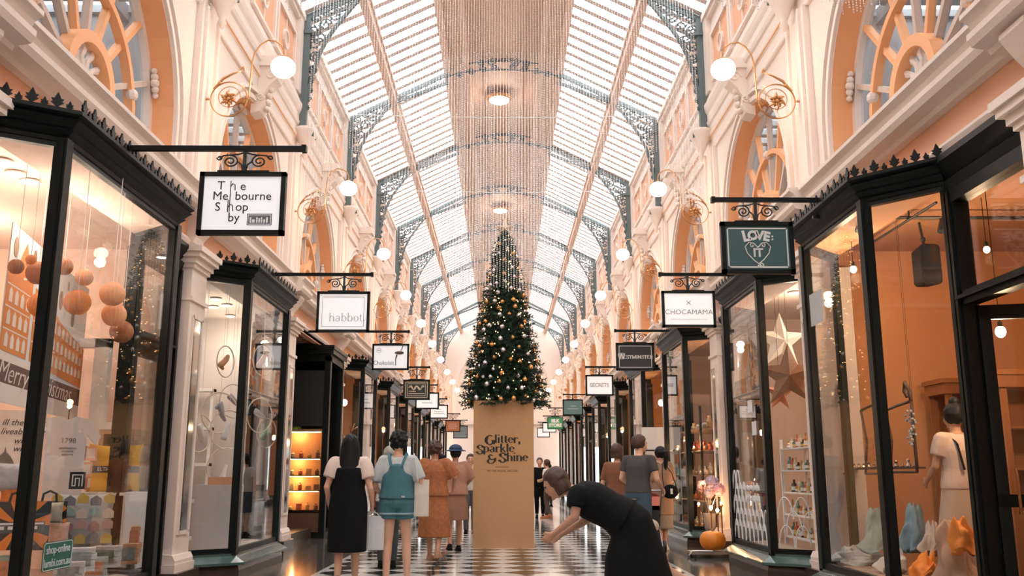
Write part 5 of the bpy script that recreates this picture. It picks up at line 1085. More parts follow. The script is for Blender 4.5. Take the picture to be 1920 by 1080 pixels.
q = at(1330,960,X=3.55); g = G(); g.lathe((q.x,q.y,.31), [(.07,0),(.09,.05),(.12,.3),(.11,.3)], 14); g.tube([(q.x,q.y,.6),(q.x,q.y,1.0)], .02, 5); [g.tube([(q.x,q.y,.6), at(a_,b_2,X=3.55)], .008, 5) for a_, b_2 in ((1318,912),(1335,905),(1347,918))]; tag(g.build('flower_pot', mat('pot_grey', (.3,.25,.22), .5)), 'grey flower pot holding the pink hydrangeas', 'pot')
# exit sign built as an object where its reflection shows in the glass
q = at(1267,664,Y=18.0); g = G(); g.box(q.x-.14,q.x+.14,17.98,18.02,q.z-.09,q.z+.09); g.tube([(q.x,18,q.z+.09),(q.x,18,3.76)], .008, 5); es = g.build('reflected_exit_sign', mat('exit_green', (.10,.17,.10), .5)); tag(es, 'dull green exit sign standing for a reflection in the third right window', 'sign'); text('EXIT', .14, PALE, face_y(q.x, 17.978, q.z), es, bold=.004)
# postcard rack after the third right window
t = thing('postcard_rack', 'white rack of postcards standing beside the woman with the black handbag', 'rack'); X0, X1, Yr = 2.95, 3.62, 19.5
g = G(); g.box(X0,X1,Yr,Yr+.04,.3,1.75); g.box(X0+.02,X0+.06,Yr,Yr+.3,0,1.75); g.box(X1-.06,X1-.02,Yr,Yr+.3,0,1.75); g.box(X0,X1,Yr-.04,Yr+.04,1.78,2.25); g.build('rack_frame', WHITE, t)
for r_ in range(5):
    for c in range(5):
        g = G(); x = X0+.08+.127*c; z = .45+.26*r_; g.bar((x,Yr-.03,z),(x,Yr-.01,z+.19),.10,.004,(0,1,0)); g.build('postcard', mat('card_%d' % ((r_*2+c) % 5), [(.6,.65,.62),(.2,.4,.38),(.65,.6,.5),(.5,.2,.1),(.7,.7,.7)][(r_*2+c) % 5], .6, var=.3, scale=20), t)
# ================================================================== CHRISTMAS TREE ON ITS TALL BOX
t = thing('display_box', 'tall kraft coloured box reading Glitter, Sparkle & Shine under the Christmas tree', 'display box')
BX0, BX1, BY0, BY1, BZ = -.53, .55, 16.44, 17.5, 2.57
g = G(); g.box(BX0, BX1, BY0, BY1, 0, BZ); g.build('box_body', CARD, t)
u = (BX1-BX0)/118.0; px2 = lambda px: BX0+(px-886)*u; pz = lambda py: CH+(891-py)*.00975
INKB = mat('print_black', (.02,.017,.012), .6)
Y_ = BY0-.001
serif('G', .235, INKB, face_y(px2(918.5), Y_, pz(836)), t, .24, .035, .07); serif('litter,', .20, INKB, face_y(px2(953), Y_, pz(833)), t, .17, .03, .06)
serif('S', .225, INKB, face_y(px2(899), Y_, pz(853)), t, .22, .04, .05); serif('parkle', .20, INKB, face_y(px2(936), Y_, pz(849.5)), t, .17, .03, .06)
serif('&', .225, INKB, face_y(px2(922), Y_, pz(870)), t, .19, .04, .05); serif('S', .235, INKB, face_y(px2(943), Y_-.0005, pz(868)), t, .22, .04, .05); serif('hine', .20, INKB, face_y(px2(972), Y_, pz(865.5)), t, .17, .03, .06)
g = G(); g.box(px2(929), px2(955), Y_-.002, Y_, pz(876.7), pz(875.9)); g.build('printed_rule', INKB, t)
text('AT THE ROYAL ARCADE', .042, mat('print_brown', (.12,.07,.03), .6), face_y(px2(943), Y_, pz(883.5)), t, space=1.2, bold=.001)
TREE = mat('fir_green', (.016,.05,.028), .6, var=.5, scale=7)
tree = thing('christmas_tree', 'tall dark green Christmas tree with gold and silver baubles on the kraft box', 'christmas tree', (0,0,0))
TX, TY, TZ0, TZ1 = .03, 16.95, 2.52, 5.86
def trad(z):
    t = (z-TZ0)/(TZ1-TZ0); return max(.05, .13+.63*(1-t)) if t < .94 else .05+.10*(1-t)/.06
g = G(); g.tube([(TX,TY,TZ0-.0),(TX,TY,TZ1)], [.06,.015], 8); g.build('trunk', mat('bark', (.08,.05,.03), .9), tree)
rnd = random.Random(12); g = G(); tips = []
z = TZ0+.03; 
while z < TZ1:
    rad = trad(z); n = max(5, int(rad*42)); off = rnd.uniform(0, 6)
    for i in range(n):
        a = 2*PI*i/n+off+rnd.uniform(-.15,.15); L = rad*rnd.uniform(.80,1.16); droop = rnd.uniform(-.12,.06)*L
        A = Vector((TX,TY,z)); d = Vector((math.cos(a), math.sin(a), 0)); B = A+d*L+Vector((0,0,droop))
        side = d.cross(Vector((0,0,1)))
        k = max(3, int(L/.05)); tips.append((B, d))
        for j in range(k):
            t = (j+1)/k
            if L*t < rad*.42 and rad > .25: continue
            P = A.lerp(B, t)
            for q in range(7):
                e = (d*rnd.uniform(.2,1)+side*rnd.uniform(-1.1,1.1)+Vector((0,0,rnd.uniform(-.7,.6)))).normalized(); ln = rnd.uniform(.06,.10); wv = e.cross(Vector((rnd.uniform(-1,1),rnd.uniform(-1,1),rnd.uniform(-1,1)))).normalized()*.011
                g.add([P-wv, P+wv, P+e*ln], [(0,1,2)])
    z += .058
for k_ in range(12):     # dense inner boughs
    pass
g.lathe((TX,TY,0), [(trad(TZ0+.1+i*.27)*.55, TZ0+.1+i*.27) for i in range(12)], 18)
fo = g.build('foliage', TREE, tree)
star_c = Vector((TX, TY, TZ1+.06)); g = G(); V = []
for i in range(10): a = PI/2+PI*i/5; rr = .21 if i % 2 == 0 else .085; V.append(star_c+Vector((rr*math.cos(a),0,rr*math.sin(a))))
V += [star_c+Vector((0,-.05,0)), star_c+Vector((0,.05,0))]; g.add(V, [(i,(i+1)%10,10) for i in range(10)]+[((i+1)%10,i,11) for i in range(10)])
tag(g.build('tree_star', mat('pale_gold', (.75,.60,.42), .35, .7)), 'pale gold five pointed star on top of the Christmas tree', 'star')
# baubles
GOLD = mat('bauble_gold', (.75,.38,.13), .25, .8); SILV = mat('bauble_silver', (.78,.78,.80), .2, .8)
spots = []; tries = 0
while len(spots) < 118 and tries < 9000:
    tries += 1; z = TZ0+.05+(TZ1-TZ0-.25)*rnd.random()**1.25; a = -PI/2+rnd.uniform(-1.75,1.75); r = trad(z)*.98; p = Vector((TX+r*math.cos(a), TY+r*math.sin(a), z))
    if all((p-q).length > .135 for q, _, _ in spots): spots.append((p, rnd.random() < .52, rnd.uniform(.034,.050)))
spots.sort(key=lambda s_: -s_[0].z); cn = [0,0]
protos = []
for gold in (1,0):
    g = G(); g.sphere((0,0,0), 1, 14, 10); protos.append(g.build('bauble', GOLD if gold else SILV, smooth=True)); g = G(); g.lathe((0,0,.97), [(.2,0),(.2,.25),(.05,.3),(.05,.42)], 8); g.build('cap', BRASS, protos[-1])
used = [False, False]
for p, gold, r in spots:
    i = 0 if gold else 1; o = protos[i] if not used[i] else copy_tree(protos[i]); used[i] = True
    o.location = p; o.scale = (r,r,r); c = 'gold' if gold else 'silver'
    tag(o, '%s bauble on the tree, %s %s one counting down from the star' % (c, ordn(cn[i]), c), 'bauble', '%s baubles on the Christmas tree' % c); cn[i] += 1
g = G()
for i in range(190):
    z = TZ0+.05+(TZ1-TZ0-.15)*rnd.random()**1.2; a = -PI/2+rnd.uniform(-1.9,1.9); r = trad(z)*rnd.uniform(.97,1.08); g.octa((TX+r*math.cos(a), TY+r*math.sin(a), z), .0085, .011)
fl = g.build('bulbs', mat('lit_fairy', (1,.6,.25), .3, emit=9, ecol=(1,.55,.22)))
fs = thing('fairy_light_string', 'string of tiny warm lights wound around the Christmas tree', 'fairy lights', (0,0,0)); fl.parent = fs; fl['kind'] = 'stuff'
g = G(); g.tube([(TX+trad(TZ0+3.2*i/400)*.93*math.cos(i*.22), TY+trad(TZ0+3.2*i/400)*.93*math.sin(i*.22), TZ0+3.2*i/400) for i in range(401)], .003, 3); g.build('wire', mat('green_wire', (.01,.03,.015), .6), fs)
# ================================================================== HANGING BEAD CURTAINS
BEAD = bpy.data.materials.new('crystal_bead'); BEAD.use_nodes = True; nt = BEAD.node_tree; b = nt.nodes['Principled BSDF']; b.inputs['Base Color'].default_value = (.80,.82,.84,1); b.inputs['Roughness'].default_value = .12; b.inputs['Metallic'].default_value = .3; 
tl = nt.nodes.new('ShaderNodeBsdfTranslucent'); ms = nt.nodes.new('ShaderNodeMixShader'); ms.inputs[0].default_value = .55; nt.links.new(b.outputs[0], ms.inputs[1]); nt.links.new(tl.outputs[0], ms.inputs[2]); tl.inputs[0].default_value = (.95,.96,.97,1); nt.links.new(ms.outputs[0], nt.nodes['Material Output'].inputs[0])
tc = nt.nodes.new('ShaderNodeTexCoord'); no = nt.nodes.new('ShaderNodeTexNoise'); no.inputs['Scale'].default_value = 60; cr = nt.nodes.new('ShaderNodeValToRGB'); cr.color_ramp.elements[0].color = (.62,.65,.68,1); cr.color_ramp.elements[1].color = (.95,.95,.96,1)
nt.links.new(tc.outputs['Object'], no.inputs['Vector']); nt.links.new(no.outputs['Fac'], cr.inputs[0]); nt.links.new(cr.outputs[0], b.inputs['Base Color'])
def curtain(Y, bottom, step, lab, seed, xm=3.55, pitch=.034, r=.0075, top=None, wire=None):
    g = G(); rnd = random.Random(seed); x = -xm
    while x <= xm:
        zt = (top or roofz(x) if abs(x) > 1.3 else 11.3)-.1
        if top: zt = top
        zb = bottom(x)
        if zb is not None:
            zb += rnd.uniform(-.05,.05); z = zt-rnd.uniform(0,pitch)
            while z > zb: g.octa((x+rnd.uniform(-.002,.002), Y, z), r, pitch*.42); z -= pitch
        x += step*rnd.uniform(.9,1.1)
    if wire: g.tube([(-3.7,Y,wire),(-1.2,Y,wire-.05),(0,Y,wire-.06),(1.2,Y,wire-.05),(3.7,Y,wire)], .008, 5)
    o = g.build('bead_curtain', BEAD); o['kind'] = 'stuff'
    return tag(o, lab, 'bead curtain', 'bead curtains across the arcade')
def stepped(side, mid, w_):      # long in the middle, shorter towards the walls
    return lambda x: mid if abs(x-.02) < w_ else side(abs(x))
curtain(7.6, lambda x: 5.43 + (.10 if int((x+9)*3) % 3 else 0) if (abs(x) > 1.55 and int((x+9)*2.1) % 4) else 6.3, .035, 'nearest curtain of hanging clear beads, only its lower ends at the top edge', 1, 3.6, .026, .008, top=7.6, wire=7.6)
curtain(15.6, stepped(lambda a: 6.0 if a > 3.05 else (7.0 if a > 2.4 else 6.7), 4.45, 1.05), .05, 'long curtain of clear bead strands hanging in front of the Christmas tree top', 2, r=.011)
curtain(20.2, stepped(lambda a: 8.0, 6.1, 1.15), .075, 'curtain of bead strands on a wire just behind the Christmas tree', 3, wire=9.6, r=.011)
curtain(26.0, stepped(lambda a: 8.2 if a < 3 else 7.6, 6.8, 1.3), .085, 'third curtain of bead strands from the tree, deeper along the arcade', 4, wire=9.6, pitch=.05, r=.010)
curtain(35.0, lambda a: 8.0, .12, 'farthest curtain of bead strands near the end wall', 5, wire=9.2, pitch=.07, r=.014)
# ================================================================== THINGS ON THE ARCADE FLOOR
def pumpkin(c, r, lab):
    g = G(); n, m_ = 40, 12; b = len(g.v)
    for j in range(1, m_):
        a = -PI/2+PI*j/m_
        for i in range(n): t = 2*PI*i/n; k = (1-.07*abs(math.cos(5*t)))*(math.cos(a)**.85); zz = r*.80*math.sin(a)*(1-.12*math.sin(a)**6); g.v.append((c[0]+r*k*math.cos(t), c[1]+r*k*math.sin(t), c[2]+r*.78+zz))
    for j in range(m_-2):
        for i in range(n): g.f.append((j*n+i, j*n+(i+1) % n, (j+1)*n+(i+1) % n, (j+1)*n+i)); g.m.append(0)
    g.f.append(tuple(reversed(range(n)))); g.f.append(tuple((m_-2)*n+i for i in range(n))); g.m += [0,0]
    o = g.build('pumpkin', mat('pumpkin_orange', (.80,.24,.02), .45, var=.25, scale=5), smooth=True); tag(o, lab, 'pumpkin')
    g = G(); g.tube([(c[0],c[1],c[2]+r*1.45),(c[0]+.01,c[1],c[2]+r*1.6),(c[0]+.04,c[1],c[2]+r*1.72)], [.03,.018,.022], 7); g.build('stem', mat('stem_brown', (.25,.20,.08), .8), o)
p = at(1313,1034,Z=.05); p.y = 14.75; p.x = 3.30
t = thing('low_trolley', 'low flat wooden trolley on the floor under the orange pumpkin', 'trolley'); g = G(); g.box(p.x-.38,p.x+.36,p.y-.22,p.y+.2,.05,.085); g.build('board', mat('trolley_wood', (.30,.24,.18), .6, var=.3), t)
for dx in (-.32,.30):
    for dy in (-.17,.15): g = G(); g.lathe((p.x+dx-.012,p.y+dy,.025), [(.025,0),(.025,.024)], 12, 'x'); g.build('wheel', BLKM, t)
g = G(); g.tube([(p.x-.42,p.y-.2,.03),(p.x-.36,p.y-.2,.1),(p.x-.05,p.y-.23,.1)], .014, 6); g.build('front_rod', mat('steel', (.5,.5,.5), .3, 1), t)
pumpkin((p.x,p.y-.02,.085), .205, 'large orange pumpkin on a low trolley beside the right shop windows')
# stroller between the man and the woman on the right
t = thing('stroller', 'dark stroller with a pink hood behind the man in the grey T-shirt', 'stroller'); sx_, sy_ = 2.42, 15.7
g = G()
for q in (-.2,.2):
    g.tube([(sx_+q,sy_-.42,1.0),(sx_+q,sy_-.2,.62),(sx_+q,sy_+.38,.12)], .014, 6); g.tube([(sx_+q,sy_-.32,.10),(sx_+q,sy_+.1,.55)], .014, 6)
g.tube([(sx_-.2,sy_-.42,1.0),(sx_+.2,sy_-.42,1.0)], .018, 6); g.tube([(sx_-.2,sy_-.32,.10),(sx_+.2,sy_-.32,.10)], .01, 6); g.build('frame', mat('stroller_metal', (.35,.35,.36), .3, .8), t)
for q in (-.23,.23):
    for dy, r in ((-.32,.10),(.38,.08)): g = G(); g.lathe((sx_+q-.02,sy_+dy,r), [(r*.6,-.001),(r,0),(r,.04),(r*.6,.041)], 18, 'x'); g.build('wheel', BLKM, t)
g = G(); b_ = 0; n = 10
for i in range(7):
    a = PI*.5*i/6
    for k in range(n+1): x = -.21+.42*k/n; g.v.append((sx_+x, sy_-.12+.30*math.sin(a)-.02, .74+.22*math.cos(a)*(1-.25*(x/.21)**4)))
for i in range(6):
    for k in range(n): g.f.append((i*(n+1)+k, i*(n+1)+k+1, (i+1)*(n+1)+k+1, (i+1)*(n+1)+k)); g.m.append(0)
g.box(sx_-.2,sx_+.2,sy_-.16,sy_-.12,.68,.90); g.build('hood', mat('hood_pink', (.70,.24,.20), .8), t)
g = G(); g.box(sx_-.2,sx_+.2,sy_-.1,sy_+.3,.38,.46); g.box(sx_-.2,sx_+.2,sy_-.16,sy_-.08,.42,.75); g.box(sx_-.17,sx_+.17,sy_-.28,sy_+.15,.16,.32); g.build('seat', mat('stroller_black', (.02,.022,.025), .8), t)
g = G(); g.sphere((sx_+.02,sy_-.22,.42), .15, 12, 8, (1,.6,.8)); g.build('stored_blanket', mat('blanket_grey', (.45,.45,.46), .9, var=.2), t)
# basket of trinkets in front of the far left shops
# ================================================================== PEOPLE
SKIN = [mat('skin_light', (.66,.38,.26), .6, var=.05), mat('skin_tan', (.50,.27,.17), .6, var=.05), mat('skin_pale', (.72,.45,.34), .6, var=.05)]
def capsule(g, a, b, ra, rb, n=14, steps=5):
    a = Vector(a); b = Vector(b); pts = []; rs = []; d = (b-a)
    L = d.length or 1e-6; u = d/L
    for i in range(4): t = i/4*PI/2; pts.append(a-u*ra*math.cos(t)); rs.append(max(.002, ra*math.sin(t)))
    for i in range(steps+1): t = i/steps; pts.append(a+d*t); rs.append(ra+(rb-ra)*t)
    for i in range(1,5): t = i/4*PI/2; pts.append(b+u*rb*math.sin(t)); rs.append(max(.002, rb*math.cos(t)))
    g.tube(pts, rs, n)
def loft(g, secs, n=20):   # sections: centre, rx, ry, axis turn
    b = len(g.v)
    for c, rx, ry, up in secs:
        c = Vector(c); up = Vector(up).normalized(); x = Vector((1,0,0)); x = (x-up*x.dot(up)).normalized(); y = up.cross(x)
        for k in range(n): a = 2*PI*k/n; g.v.append(tuple(c+x*rx*math.cos(a)+y*ry*math.sin(a)))
    m = len(secs)
    for i in range(m-1):
        for k in range(n): g.f.append((b+i*n+k, b+i*n+(k+1) % n, b+(i+1)*n+(k+1) % n, b+(i+1)*n+k)); g.m.append(g.cur)
    g.f.append(tuple(b+k for k in reversed(range(n)))); g.f.append(tuple(b+(m-1)*n+k for k in range(n))); g.m += [g.cur]*2
class Fig:
    """a standing figure: x right, y forwards, z up; built around its own feet, 1.70 m before scaling"""
    def __init__(s, label, x, y, face, h=1.7, skin=0, lean=0, side=0, legs=None, arms=None, z=0, head_turn=0, female=True, name='person', curl=.5, group=None):
        s.k = h/1.7; s.root = thing(name, label, 'person', (x,y,z), R(face), group); s.root.scale = (s.k,)*3; s.skin = SKIN[skin]; s.f = female
        le = R(lean); sd = R(side)
        s.pel = Vector((0,0,.95)); up = Vector((math.sin(sd), math.sin(le)*math.cos(sd), math.cos(le)*math.cos(sd))); s.up = up
        s.fwd = Vector((0, math.cos(le), -math.sin(le)))
        s.wa = s.pel+up*.14; s.ch = s.pel+up*.34; s.neck = s.pel+up*.50; sw = .165 if female else .195
        s.sh = {-1: s.neck-up*.055-Vector((sw,0,0)), 1: s.neck-up*.055+Vector((sw,0,0))}
        s.hc = s.neck+up*.155+s.fwd*.02; s.ht = R(head_turn)
        s.hip = {-1: s.pel+Vector((-.085,0,-.03)), 1: s.pel+Vector((.085,0,-.03))}
        legs = legs or {}; s.kn = {}; s.an = {}
        for q in (-1,1):
            kn, an = legs.get(q, ((q*.09,.02,.49),(q*.09,-.01,.085))); s.kn[q] = Vector(kn); s.an[q] = Vector(an)
        arms = arms or {}; s.el = {}; s.wr = {}
        for q in (-1,1):
            el, wr = arms.get(q, ((q*.24,-.03,1.12),(q*.25,.04,.88))); s.el[q] = Vector(el); s.wr[q] = Vector(wr)
        g = G(); f = female; w_ = .155 if f else .15
        loft(g, [(s.pel-up*.10,.10,.085,up),(s.pel-up*.04,.165 if f else .155,.115,up),(s.pel+up*.03,.165 if f else .15,.115,up),(s.wa,.125 if f else .14,.095,up),(s.ch-up*.08,.14 if f else .155,.105,up),(s.ch+up*.03,.16 if f else .18,.115,up),(s.neck-up*.06,.15 if f else .175,.09,up),(s.neck-up*.02,.09,.065,up),(s.neck+up*.01,.055,.055,up)])
        capsule(g, s.neck-up*.03, s.hc-up*.05, .052, .048)
        for q in (-1,1):
            capsule(g, s.sh[q], s.el[q], .048 if f else .055, .036 if f else .04); capsule(g, s.el[q], s.wr[q], .037 if f else .041, .024)
            capsule(g, s.neck-up*.05, s.sh[q], .05, .048)
            capsule(g, s.hip[q], s.kn[q], .085, .052); m_ = s.kn[q].lerp(s.an[q], .35)+Vector((0,-.012,0)); capsule(g, s.kn[q], m_, .050, .052); capsule(g, m_, s.an[q], .052, .034)
            a = s.an[q]; foot = a+Vector((0,.13,-.055)); capsule(g, a+Vector((0,-.03,-.045)), foot, .035, .028); capsule(g, a, a+Vector((0,.06,-.05)), .036, .03)
            # hand: palm, four bent fingers of different length, thumb from the side of the palm
            d = (s.wr[q]-s.el[q]).normalized(); sidev = d.cross(Vector((1,0,0)));
            if sidev.length < .2: sidev = Vector((0,1,0))
            sidev.normalize(); inn = Vector((-q,0,0)); inn = (inn-d*inn.dot(d)).normalized(); fw = d.cross(inn).normalized(); fw = fw if fw.y > 0 else -fw
            w0 = s.wr[q]; loft_c = [(w0+d*.0,.022,.017),(w0+d*.035,.034,.016),(w0+d*.075,.037,.014),(w0+d*.09,.034,.012)]
            b = len(g.v); n = 12
            for c, rx, ry in loft_c:
                for k in range(n): t = 2*PI*k/n; g.v.append(tuple(c+fw*rx*math.cos(t)+inn*ry*math.sin(t)))
            for i in range(3):
                for k in range(n): g.f.append((b+i*n+k, b+i*n+(k+1) % n, b+(i+1)*n+(k+1) % n, b+(i+1)*n+k)); g.m.append(0)
            g.f.append(tuple(b+k for k in range(n))); g.f.append(tuple(b+3*n+k for k in reversed(range(n)))); g.m += [0,0]
            for j, ln in enumerate((.068,.078,.074,.058)):
                o_ = w0+d*.082+fw*(.027-.018*j); c1 = R(25*curl*2+5*j*curl); p1 = o_+(d*math.cos(c1)+inn*math.sin(c1))*ln*.5; c2 = c1+R(75*curl); p2 = p1+(d*math.cos(c2)+inn*math.sin(c2))*ln*.5
                g.tube([o_, p1, p2], [.0105,.0098,.0075], 8)
            th = w0+d*.025+fw*.024; g.tube([th, th+d*.028+fw*.026+inn*.006, th+d*.055+fw*.030+inn*.018], [.013,.011,.008], 8)
            s.hand = getattr(s, 'hand', {}); s.hand[q] = w0+d*.10+inn*.02
        # head with a face
        i0 = len(g.v); g.sphere((0,0,0), 1, 24, 18)
        for i in range(i0, len(g.v)):
            x, y, z = g.v[i]; jaw = 1-.28*max(0,-z)**1.3; x *= .080*jaw; y = y*.100*(1-.10*max(0,-z)) + (.012 if z < 0 and y > 0 else 0); z *= .118; g.v[i] = (x,y,z)
        g.sphere((0,.100,-.012), .014, 8, 6, (.8,1.1,1.5)); g.sphere((0,.093,.018), .009, 8, 6, (.8,1,2.2)); g.sphere((0,.088,-.052), .02, 10, 6, (1.2,.6,.45)); g.sphere((0,.082,-.092), .024, 8, 6, (1,.8,.6))
        for q in (-1,1): g.sphere((q*.076,-.004,-.005), .022, 8, 6, (.35,.75,1.2)); g.sphere((q*.032,.082,.035), .014, 8, 6, (1.5,.7,.45)); g.sphere((q*.045,.062,-.03), .024, 8, 6)
        Mh = Matrix.Translation(s.hc) @ Matrix.Rotation(s.ht, 4, 'Z') @ Matrix.Rotation(-le*.5, 4, 'X'); s.Mh = Mh
        g.xf(Mh, i0)
        s.body = g.build('body', s.skin, s.root, remesh=.0085, smoothit=3)
        g = G()
        for q in (-1,1): g.sphere(Mh @ Vector((q*.031,.088,.018)), .0105, 8, 6, (1.3,1,.8))
        g.build('eyes', mat('eye_dark', (.03,.02,.02), .2), s.body)
        g = G(); g.sphere(Mh @ Vector((0,.097,-.052)), .016, 8, 6, (1.3,.5,.4)); g.build('mouth', mat('lip', (.45,.15,.12), .5), s.body)
    def cloth(s, name, m, g, rm=.011, sm=4): return g.build(name, m, s.root, remesh=rm, smoothit=sm)
    def top(s, m, name='t_shirt', sleeve=.55, low=.0, puff=0, loose=1.0, neck=.0):
        g = G(); up = s.up; f = s.f; a = 1.12*loose
        loft(g, [(s.pel-up*(.02+low),.175*a,.128*a,up),(s.pel+up*.04,.172*a,.128*a,up),(s.wa+up*.02,.142*a+.01,.112*a+.005,up),(s.ch,.165*a,.122*a,up),(s.neck-up*.075,.165*a,.10*a,up),(s.neck-up*(.028+neck),.105*a,.082*a,up),(s.neck-up*(.008+neck),.085,.07,up)])
        for q in (-1,1):
            e = s.sh[q].lerp(s.el[q], min(1, sleeve)); capsule(g, s.neck-up*.055, s.sh[q], .06, .064+puff)
            g.tube([s.sh[q]-(s.el[q]-s.sh[q]).normalized()*.03, s.sh[q].lerp(e,.3), e], [.058+puff, .066+puff*1.2, .062+puff], 14)
            if sleeve > 1: w2 = s.el[q].lerp(s.wr[q], sleeve-1); g.tube([s.el[q], w2], [.056,.048], 14)
        return s.cloth(name, m, g)
    def skirt(s, m, hem, w_=.24, name='skirt', top=.12, d_=.9, shift=(0,0), folds=0):
        g = G(); up = s.up; z0 = s.pel+up*top; n = 8; b = len(g.v); nn = 36
        for i in range(n+1):
            t = i/n; c = z0.lerp(Vector((shift[0],shift[1],hem)), t); wx = .145+(w_-.145)*min(1, t*1.5)**.7 if t < .6 else w_*(1+.04*(t-.6)); wx = max(wx, .185 if .12 < t < .5 else 0)
            for k in range(nn): a = 2*PI*k/nn; q = 1+folds*math.sin(7*a+t)*t; g.v.append((c.x+wx*q*math.cos(a), c.y+wx*d_*.8*q*math.sin(a), c.z))
        for i in range(n):
            for k in range(nn): g.f.append((b+i*nn+k, b+i*nn+(k+1) % nn, b+(i+1)*nn+(k+1) % nn, b+(i+1)*nn+k)); g.m.append(0)
        g.f.append(tuple(b+k for k in range(nn))); g.f.append(tuple(b+n*nn+k for k in reversed(range(nn)))); g.m += [0,0]
        return s.cloth(name, m, g, .012, 3)
    def pinafore(s, m, hem):
        g = G(); up = s.up
        loft(g, [((0,0,hem),.225,.19,(0,0,1)),((0,0,.62),.225,.185,(0,0,1)),(s.pel-up*.05,.225,.175,up),(s.pel+up*.06,.212,.165,up),(s.wa+up*.03,.185,.15,up),(s.ch-up*.02,.20,.155,up),(s.ch+up*.06,.185,.145,up),(s.ch+up*.065,.10,.08,up)], 28)
        return s.cloth('pinafore_dress', m, g)
    def trousers(s, m, length=1.0, name='trousers', fat=1.0, waist=.06):
        g = G(); up = s.up
        loft(g, [(s.pel-up*.09,.15*fat,.11*fat,up),(s.pel-up*.03,.18*fat,.13*fat,up),(s.pel+up*waist,.165*fat,.122*fat,up)])
        for q in (-1,1):
            L1 = min(1, length*2); e = s.hip[q].lerp(s.kn[q], L1); g.tube([s.hip[q]+Vector((0,0,.03)), s.hip[q].lerp(e,.4), e], [.105*fat,.102*fat,(.098-.03*L1)*fat*(1.12 if length < .5 else 1)], 16)
            if length > .5: e2 = s.kn[q].lerp(s.an[q], (length-.5)*2); g.tube([s.kn[q], s.kn[q].lerp(e2,.4)+Vector((0,-.012,0)), e2], [.072*fat,.068*fat,.052*fat], 16)
        return s.cloth(name, m, g)
    def shoes(s, m, name='shoe'):
        for q in (-1,1):
            g = G(); a = s.an[q]; capsule(g, a+Vector((0,-.035,-.045)), a+Vector((0,.15,-.052)), .042, .034); g.box(a.x-.042,a.x+.042,a.y-.08,a.y+.19,a.z-.085,a.z-.062); capsule(g, a+Vector((0,-.01,-.01)), a+Vector((0,.06,-.045)), .042, .036)
            g.build(name, m, s.root, remesh=.009, smoothit=2)
    def hair(s, m, style='short'):
        g = G(); i0 = 0
        g.sphere((0,-.012,.028), 1, 22, 16)
        for i in range(i0, len(g.v)):
            x, y, z = g.v[i]; z -= .028; y += .012
            k = 1+.05*math.sin(x*9+y*7)*math.cos(z*8)
            x, y, z = x*.096*k, -.018+y*.110*k, .030+z*.112*k
            if y > .045 and z < .06: y = .045+(y-.045)*.1
            g.v[i] = (x,y,z)
        if style == 'long':
            b = len(g.v); secs = [((0,-.02,.08),.09,.09),((0,-.03,.02),.105,.098),((0,-.045,-.07),.115,.088),((0,-.065,-.16),.122,.07),((0,-.09,-.26),.115,.052),((0,-.105,-.36),.080,.035)]
            loft(g, [(c, rx, ry, (0,0,1)) for c, rx, ry in secs])
        if style == 'bun': g.sphere((0,-.06,.13), .055, 12, 10); 
        if style == 'topbun': g.sphere((0,-.03,.15), .05, 12, 10)
        if style == 'pony': g.tube([(0,-.10,.05),(0,-.15,.03),(0,-.165,-.06),(0,-.15,-.2),(0,-.13,-.32)], [.03,.042,.045,.036,.012], 10)
        if style == 'curly':
            r_ = random.Random(5)
            for i in range(60):
                v = Vector((r_.gauss(0,1), r_.gauss(-.3,1), r_.gauss(.45,.8))).normalized(); g.sphere(Vector((v.x*.092,v.y*.10-.02,v.z*.11+.03)), .026, 7, 5)
        if style == 'bob': loft(g, [((0,-.02,.04),.09,.095,(0,0,1)),((0,-.03,-.04),.098,.085,(0,0,1)),((0,-.035,-.10),.09,.07,(0,0,1))])
        g.xf(s.Mh); return g.build('hair', m, s.body, remesh=.007, smoothit=1)
HB = mat('hair_black', (.005,.006,.008), .55, spec=.25, var=.4, scale=30, stretch=(8,8,1)); HBR = mat('hair_brown', (.06,.027,.015), .55, var=.3, scale=30, stretch=(8,8,1)); HGR = mat('hair_grey', (.35,.32,.30), .6, var=.2)
BLKC = mat('black_cloth', (.005,.006,.007), .9, var=.2, spec=.2); CREAM = mat('cream_blouse', (.68,.55,.48), .85, var=.06); DENIM = mat('teal_denim', (.055,.16,.20), .85, var=.15, scale=30); TEEG = mat('pale_grey_tee', (.46,.50,.50), .9, var=.06)
WALK1 = {-1: ((-.09,.06,.50),(-.09,-.06,.12)), 1: ((.09,.10,.50),(.09,.14,.085))}
WALK2 = {-1: ((-.09,.12,.50),(-.09,.16,.085)), 1: ((.09,.02,.49),(.09,-.14,.14))}
